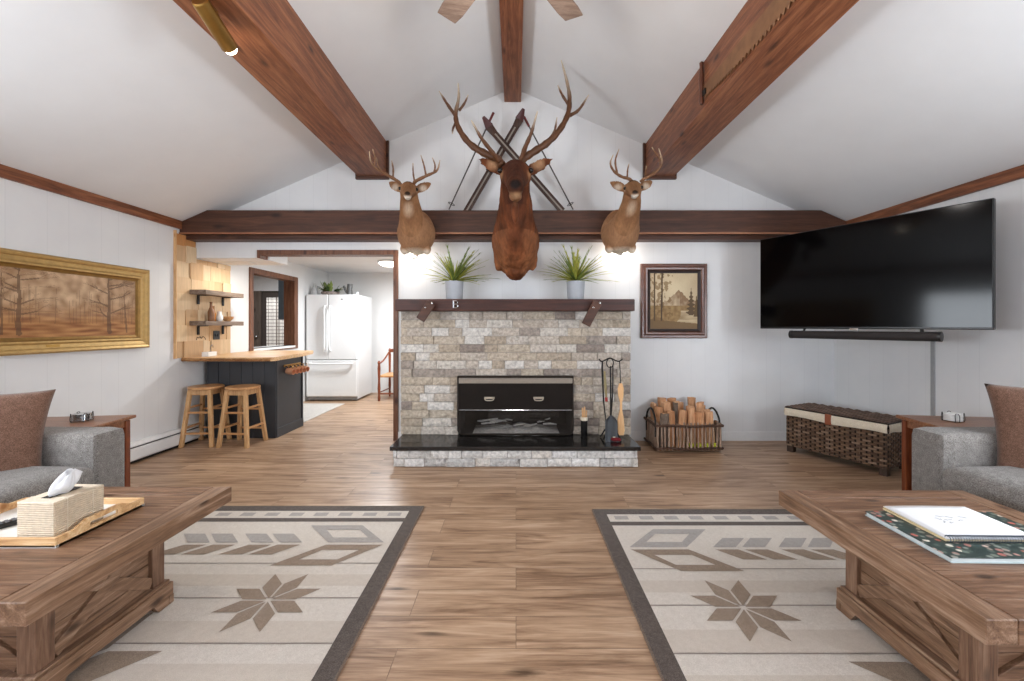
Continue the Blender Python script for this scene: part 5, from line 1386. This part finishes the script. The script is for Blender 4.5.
stool((-2.85, 4.385, 0), R(-3), 'round wooden stool nearer the open corner of the charcoal peninsula')

# shingles on the wall above the counter
M['shingle'] = colattr('cedar_shingle', .6, .3, bump=.002, var=.16, nscale=7, stretch=(9, 9, 1))
rnd = random.Random(31); m = MB(); cid = []
SH = ['d9b890', 'e0c39c', 'd4b088', 'dcbc94', 'e2c8a4', 'd0aa80']
z = .907; row = 0
while z < 2.17:
    y = F / 98.9 - (.0 if row % 2 else .0); h = .166
    while y < F / 83.0 - .001:
        w_ = rnd.uniform(.10, .20); y2 = min(y + w_, F / 83.0)
        zt2_ = min(z + h, 2.172)
        if y2 > YB - .0 and z + h > 1.955:
            if y >= YB: zt2_ = min(zt2_, 1.953)
            else:
                if z > 1.95: y2 = min(y2, YB - .001)
        if y < YB - .0 and y2 > YB and z + h > 1.95: y2 = YB - .001
        if zt2_ - z > .01 and y2 - y > .01 and not (y >= YB - .002 and z > 1.94):
            n0 = len(m.b.faces); th = rnd.uniform(.012, .028)
            m.box(XL + .001, XL + th, y + .001, y2 - .001, z - rnd.uniform(0, .014), zt2_ - .001)
            c = lin('c98f58') if z > 2.0 and rnd.random() < .6 else lin(rnd.choice(SH)); cid += [c] * 6
        y = y2 if y2 > y else y + .02
        if y2 == YB - .001: y = YB
    z += h; row += 1
o = m.build('shingle_cladding', M['shingle'], None); paint_faces(o, lambda ce, i: cid[i])
o['kind'] = 'structure'; o.name = 'trim_9'
struct(MB().box(XL, XL + .03, F / 98.9 - .006, F / 98.9, .90, 2.2).build('trim_10', M['pine']))
def wshelf(z, lab):
    t_ = thing('floating_shelf', lab, 'shelf', (XL + .03, 4.42, z), 0, 'weathered shelves on the shingles')
    MB().box(XL + .027, XL + .20, 4.415, 5.03, z, z + .048).build('board', M['shelf'], t_, world=True, bevel=.003)
    for y in (4.52, 4.90):
        MB().box(XL + .027, XL + .035, y, y + .03, z - .10, z).box(XL + .027, XL + .13, y, y + .03, z - .008, z).build('bracket', M['black_metal'], t_, world=True)
wshelf(1.565, 'weathered grey-brown upper shelf on the shingled wall')
wshelf(1.235, 'weathered grey-brown lower shelf holding bottles on the shingled wall')
def lathe_thing(name, lab, cat, loc, prof, mat, n=20, grp=None):
    o_ = tag(MB().lathe(prof, n=n).build(name, mat, None, smooth=True, angle=50), lab, cat, grp); o_.location = loc; return o_
zs = 1.2835
lathe_thing('brown_bottle', 'tall dark brown bottle on the lower shingle-wall shelf', 'bottle', (XL + .12, 4.60, zs), [(.028, 0), (.032, .01), (.032, .10), (.014, .15), (.012, .20), (.015, .205), (.012, .21)], flat('brown_stoneware', '7b5230', .35, var=.2))
lathe_thing('brown_bottle', 'slim amber bottle behind the tall brown one on the lower shelf', 'bottle', (XL + .09, 4.68, zs), [(.022, 0), (.025, .01), (.025, .08), (.010, .12), (.010, .17)], flat('amber_glass', 'a36a2c', .15, var=.2))
lathe_thing('white_jug', 'small white ceramic jug on the lower shelf', 'jug', (XL + .12, 4.73, zs), [(.024, 0), (.034, .02), (.036, .05), (.020, .085), (.022, .11), (.018, .11)], M['glass_white'])
lathe_thing('wooden_bowl', 'shallow brown wooden bowl on the lower shelf', 'bowl', (XL + .12, 4.86, zs), [(.02, 0), (.03, .004), (.058, .03), (.066, .055), (.061, .055), (.04, .018), (.01, .012)], M['stool_x'])
sw_ = thing('wall_switch', 'black rectangular switch plate on the shingles below the lower shelf', 'switch', (XL + .027, 4.78, 1.10))
sp2 = MB().box(XL + .027, XL + .034, 4.76, 4.86, 1.075, 1.175).build('plate', M['tv_black'], sw_, world=True, bevel=.002)
MB().box(XL + .034, XL + .040, 4.785, 4.80, 1.11, 1.14).box(XL + .034, XL + .040, 4.82, 4.835, 1.11, 1.14).build('toggle', M['tv_black'], sp2, world=True)
nb_ = thing('napkin_box', 'small white box with a metal clip on the live edge countertop', 'box', (XL + .16, 4.52, .905), R(4))
MB().box(-.035, .035, -.07, .07, 0, .048).build('box', M['glass_white'], nb_, bevel=.004)
MB().tube(spline([(0, .02, .045), (0, .02, .10), (0, .05, .12), (0, .06, .09)], 4), .005, 6).build('clip', M['chrome'], nb_, smooth=True)
wo = tag(MB().tube(spline([(0, -.07, 0), (0, -.06, .03), (0, -.04, .02), (0, -.02, .035), (0, 0, .015), (0, .02, .035), (0, .05, .02), (0, .06, 0)], 4), .003, 6).build('wire_ornament', M['black_metal'], None, smooth=True), 'curly black wire ornament hung low on the shingles', 'ornament'); wo.location = (XL + .03, 4.58, 1.08)

# ================================================================== fridge and its top
fx_0, fx_1, fy0, fy1, fzt = -3.43, -2.60, F / 61.2, F / 61.2 + .72, 1.745
fg = thing('refrigerator', 'white french door refrigerator in the kitchen', 'refrigerator', (-3.0, fy0, 0))
MB().box(fx_0, fx_1, fy0 + .06, fy1, .03, fzt).build('cabinet', M['appliance'], fg, world=True, bevel=.006)
fm = (fx_0 + fx_1) / 2 - .06; zf = .675
dA = MB().box(fx_0, fm - .003, fy0, fy0 + .056, zf + .006, fzt).build('door', M['appliance'], fg, world=True, bevel=.012, seg=3)
dB = MB().box(fm + .003, fx_1, fy0, fy0 + .056, zf + .006, fzt).build('door', M['appliance'], fg, world=True, bevel=.012, seg=3)
dC = MB().box(fx_0, fx_1, fy0, fy0 + .056, .075, zf - .006).build('freezer_drawer', M['appliance'], fg, world=True, bevel=.012, seg=3)
MB().box(fx_0 + .01, fx_1 - .01, fy0 + .03, fy0 + .06, .02, .07).build('toe_grille', flat('grey_grille', '8d8d8d', .6), fg, world=True)
for sx in (-1, 1):
    x = fm + sx * .045
    MB().tube(spline([(x, fy0, .82), (x - sx * .005, fy0 - .045, .88), (x - sx * .01, fy0 - .055, 1.15), (x - sx * .005, fy0 - .045, 1.50), (x, fy0, 1.56)], 6), .014, 10).build('door_handle', M['appliance'], dA if sx < 0 else dB, world=True, smooth=True)
MB().tube(spline([(fx_0 + .08, fy0, .63), (fx_0 + .12, fy0 - .045, .615), (fx_1 - .12, fy0 - .045, .615), (fx_1 - .08, fy0, .63)], 6), .014, 10).build('drawer_handle', M['appliance'], dC, world=True, smooth=True)
MB().box(-2.86, -2.83, fy0 - .003, fy0 + .002, 1.66, 1.675).build('badge', M['tv_black'], dB, world=True)
for x in (fx_0 + .06, fx_1 - .06): MB().box(x - .03, x + .03, fy0 + .08, fy0 + .14, 0, .03).build('foot', M['tv_black'], fg, world=True)
bp_ = thing('basket_planter', 'green leafy plant in a low woven planter on the refrigerator', 'plant', (-3.13, fy0 + .22, fzt))
MB().lathe([(.10, 0), (.135, .02), (.14, .06), (.125, .065), (.12, .05)], n=24, M=Matrix.Diagonal((1.1, .7, 1, 1))).build('woven_planter', flat('grey_wicker', '8d7f78', .8, var=.3, nscale=60, bump=.004), bp_, smooth=True)
rnd = random.Random(17); m = MB()
for i in range(34):
    a = rnd.uniform(0, 2 * PI); up = rnd.uniform(.1, 1.4); L = rnd.uniform(.12, .24); d = Vector((math.cos(a) * math.cos(up), math.sin(a) * math.cos(up) * .7, math.sin(up))); p0 = Vector((math.cos(a) * .08, math.sin(a) * .04, .05))
    s_ = d.cross(Vector((0, 0, 1))).normalized() * .028; m.m = 1 if rnd.random() < .4 else 0
    mid = p0 + d * L * .55 + Vector((0, 0, .01)); tip = p0 + d * L - Vector((0, 0, .03 * math.cos(up)))
    v = [m.b.verts.new(q) for q in (p0, mid - s_, tip, mid + s_, mid + Vector((0, 0, .008)))]
    m.face([v[0], v[1], v[4]]); m.face([v[1], v[2], v[4]]); m.face([v[2], v[3], v[4]]); m.face([v[3], v[0], v[4]])
m.build('leaves', [M['leaf_d'], M['leaf']], bp_)
cc = thing('decorative_tree', 'small pale grey cone tree ornament at the corner of the refrigerator top', 'ornament', (-3.37, fy0 + .16, fzt))
MB().lathe([(.062, 0), (.05, .04), (.052, .045), (.036, .10), (.038, .105), (.02, .16), (.003, .205)], n=14).build('cone', flat('pale_grey_tinsel', 'b9b9b8', .6, .2, var=.2, bump=.01, nscale=60), cc)
MB().lathe([(.02, -.0), (.02, .002)], n=10).build('base', M['chrome'], cc)
ss_ = thing('cactus_sculpture', 'dark grey branching sculpture on the refrigerator beside the planter', 'sculpture', (-2.80, fy0 + .2, fzt))
MB().tube([(0, 0, 0), (0, 0, .08), (.005, 0, .19)], [.05, .045, .038], 10).build('trunk', flat('dark_grey_pewter', '5d5d5c', .5, .4, var=.3, nscale=40, bump=.006), ss_, smooth=True)
MB().tube(spline([(-.02, 0, .04), (-.06, 0, .07), (-.075, 0, .11), (-.095, 0, .16)], 4), .020, 8).tube(spline([(.02, 0, .08), (.04, 0, .14), (.045, 0, .19)], 4), .018, 8).build('branch', flat('grey_pewter', '6d6d6c', .5, .4, var=.3, nscale=40), ss_, smooth=True)
lathe_thing('glass_votive', 'tiny clear glass votive near the outer corner of the refrigerator top', 'votive', (-2.67, fy0 + .2, fzt), [(.02, 0), (.028, .02), (.026, .055), (.022, .055), (.02, .01)], flat('frosted_glass', 'd5d8d8', .2))

# kitchen chair by the opening
kc = thing('wooden_armchair', 'reddish brown turned-spindle wooden armchair in the kitchen', 'chair', (-2.0, 7.1, 0))
M['cherry'] = wood('cherry_chair', '4a2011', '7d3f22', '9a5633', 'z', .35, 2, knots=False)
def turned(x, y, z0, z1, r): return MB().lathe([(r * .8, z0), (r * 1.1, z0 + .05), (r * .75, z0 + .10), (r * 1.15, z0 + .20), (r * .8, (z0 + z1) / 2), (r * 1.15, z1 - .12), (r * .8, z1 - .06), (r * 1.25, z1 - .03), (r * .5, z1)], c=(x, y, 0), n=12)
xa, xb, ya, yb = -2.245, -1.72, F / 61.0, F / 57.0
for x in (xa, xb):
    turned(x, ya, 0, .66, .022).build('front_post', M['cherry'], kc, world=True, smooth=True)
    turned(x + (.03 if x == xa else -.03), yb, 0, .84, .020).build('back_post', M['cherry'], kc, world=True, smooth=True)
    MB().tube(spline([(x, ya, .61), (x + (.012 if x == xa else -.012), (ya + yb) / 2 - .02, .66), (x + (.03 if x == xa else -.03), yb, .79)], 5), .014, 8).build('arm', M['cherry'], kc, world=True, smooth=True)
    MB().tube([(x, ya, .14), (x + (.03 if x == xa else -.03), yb, .14)], .011, 8).build('stretcher', M['cherry'], kc, world=True)
MB().box(xa, xb, ya, yb, .385, .42).build('seat', M['stool_x'], kc, world=True, bevel=.008)
MB().bar((xa + .03, yb, .80), (xb - .03, yb, .80), .018, .06).build('crest_rail', M['cherry'], kc, world=True, bevel=.004)
MB().tube([(xa, ya, .12), (xb, ya, .12)], .011, 8).build('stretcher', M['cherry'], kc, world=True)
for k in range(5):
    x = lerp(xa + .10, xb - .10, k / 4); MB().tube([(x, yb, .42), (x, yb, .78)], .008, 8).build('spindle', M['cherry'], kc, world=True)
mat_ = tag(MB().box(-3.40, -2.70, 5.35, 6.62, .001, .009).build('kitchen_mat', [fabric('pale_mat', 'b9b4ad', 'd2cdc6', 90)], None), 'pale woven kitchen mat in front of the refrigerator', 'mat')
# kitchen lights
kl = thing('ceiling_light', 'round flush ceiling light glowing in the kitchen', 'light', (-1.92, 6.35, ZK))
MB().lathe([(.17, -.001), (.17, -.025), (.15, -.03)], n=32).build('rim', M['chrome'], kl, smooth=True)
MB().lathe([(.15, -.02), (.14, -.05), (.09, -.075), (.01, -.085)], n=32).build('diffuser', M['bulb_soft'], kl, smooth=True)
lamp('kitchen_ceiling_light', 'AREA', (-1.92, 6.35, ZK - .10), 62, (.90, .95, 1), .3)
dlt = thing('downlight', 'small round downlight in the soffit above the peninsula', 'light', (-3.02, 4.84, 1.955))
MB().lathe([(.055, -.001), (.055, -.006), (.045, -.008)], n=24).build('ring', M['white'], dlt, smooth=True)
MB().lathe([(.001, -.004), (.043, -.004), (.043, -.006), (.001, -.006)], n=24).build('lens', M['bulb'], dlt)
lamp('soffit_downlight', 'AREA', (-3.02, 4.84, 1.94), 7, (1, .93, .82), .08)
lamp('kitchen_side_lamp', 'AREA', (.6, 6.2, 1.3), 12, (.95, .98, 1), 1.2, (0, R(90), 0))  # area lamp shining across the kitchen; no window is modelled there
# beyond the pass-through
cu = tag(MB().grid(lambda u, v: Vector((lerp(-5.20, -4.80, u) + (.04 * (u-.5) if v < .3 else 0), 8.75 + .03 * math.sin(u * 26), lerp(.012, 1.82, v))), 60, 6).build('checked_curtain', None, None, smooth=True), 'white checked curtain seen through the pass-through opening', 'curtain')
t = NT('windowpane_check', .8); co = t.n('ShaderNodeTexCoord'); sp_ = t.n('ShaderNodeSeparateXYZ'); t.l(co.outputs['Object'], sp_.inputs[0])
a = t.math('LESS_THAN', t.math('FRACT', t.math('MULTIPLY', sp_.outputs[0], 14)), .16); b = t.math('LESS_THAN', t.math('FRACT', t.math('MULTIPLY', sp_.outputs[2], 14)), .16)
t.base(t.mix(lin('e2ddd6'), lin('6e625a'), t.math('MAXIMUM', a, b))); cu.data.materials.clear(); cu.data.materials.append(t.m)
sol = cu.modifiers.new('t', 'SOLIDIFY'); sol.thickness = .004
uc = thing('wall_cabinet', 'blue-grey wall cabinet seen through the pass-through opening', 'cabinet', (-4.1, 7.2, 1.34))
MB().box(-4.03, -3.62, 7.12, 7.5, 1.34, 2.02).build('body', flat('blue_grey_cabinet', '5c6a76', .45), uc, world=True, bevel=.004)
MB().box(-4.02, -3.83, 7.10, 7.12, 1.35, 2.01).build('door', flat('blue_grey_door', '6b7b88', .4), uc, world=True, bevel=.004)
MB().box(-3.82, -3.63, 7.10, 7.12, 1.35, 2.01).build('door', flat('blue_grey_door', '6b7b88', .4), uc, world=True, bevel=.004)
od = thing('brown_door', 'dark brown door standing in the room beyond the pass-through', 'door', (-6.1, 8.9, 0))
dl_ = MB().box(-6.3, -5.55, 9.12, 9.17, 0, 2.0).build('door_leaf', wood('grey_brown_door', '4c423b', '6d6158', '83766c', 'z', .5, 1), od, world=True, bevel=.004)
MB().ball((-5.62, 9.08, 1.0), .03, 12).build('knob', M['chrome'], dl_, world=True, smooth=True)
lamp('far_room_light', 'AREA', (-4.6, 7.6, 2.3), 45, (.95, .97, 1), 1.0)

# added globe lamps, unseen behind the camera, to fill ceiling and side walls
M['globe'] = emis('fill_globe_glow', 'e6efff', 230)
for sx in (-1, 1):
    gl = thing('added_fill_globe', 'added unseen fill lamp with a glowing globe beside the %s' % ('heater wall' if sx < 0 else 'television wall'), 'lamp', (sx * 2.95, -1.15, 0), 0, 'added fill lamps')
    MB().lathe([(.14, 0), (.14, .015), (.03, .03), (.012, .05)], n=28).build('base', M['black_metal'], gl, smooth=True, angle=40)
    MB().tube([(0, 0, .04), (0, 0, 1.12)], .011, 10).build('pole', M['black_metal'], gl, smooth=True)
    MB().ball((0, 0, 1.215), .10, 24).build('globe', M['globe'], gl, smooth=True)
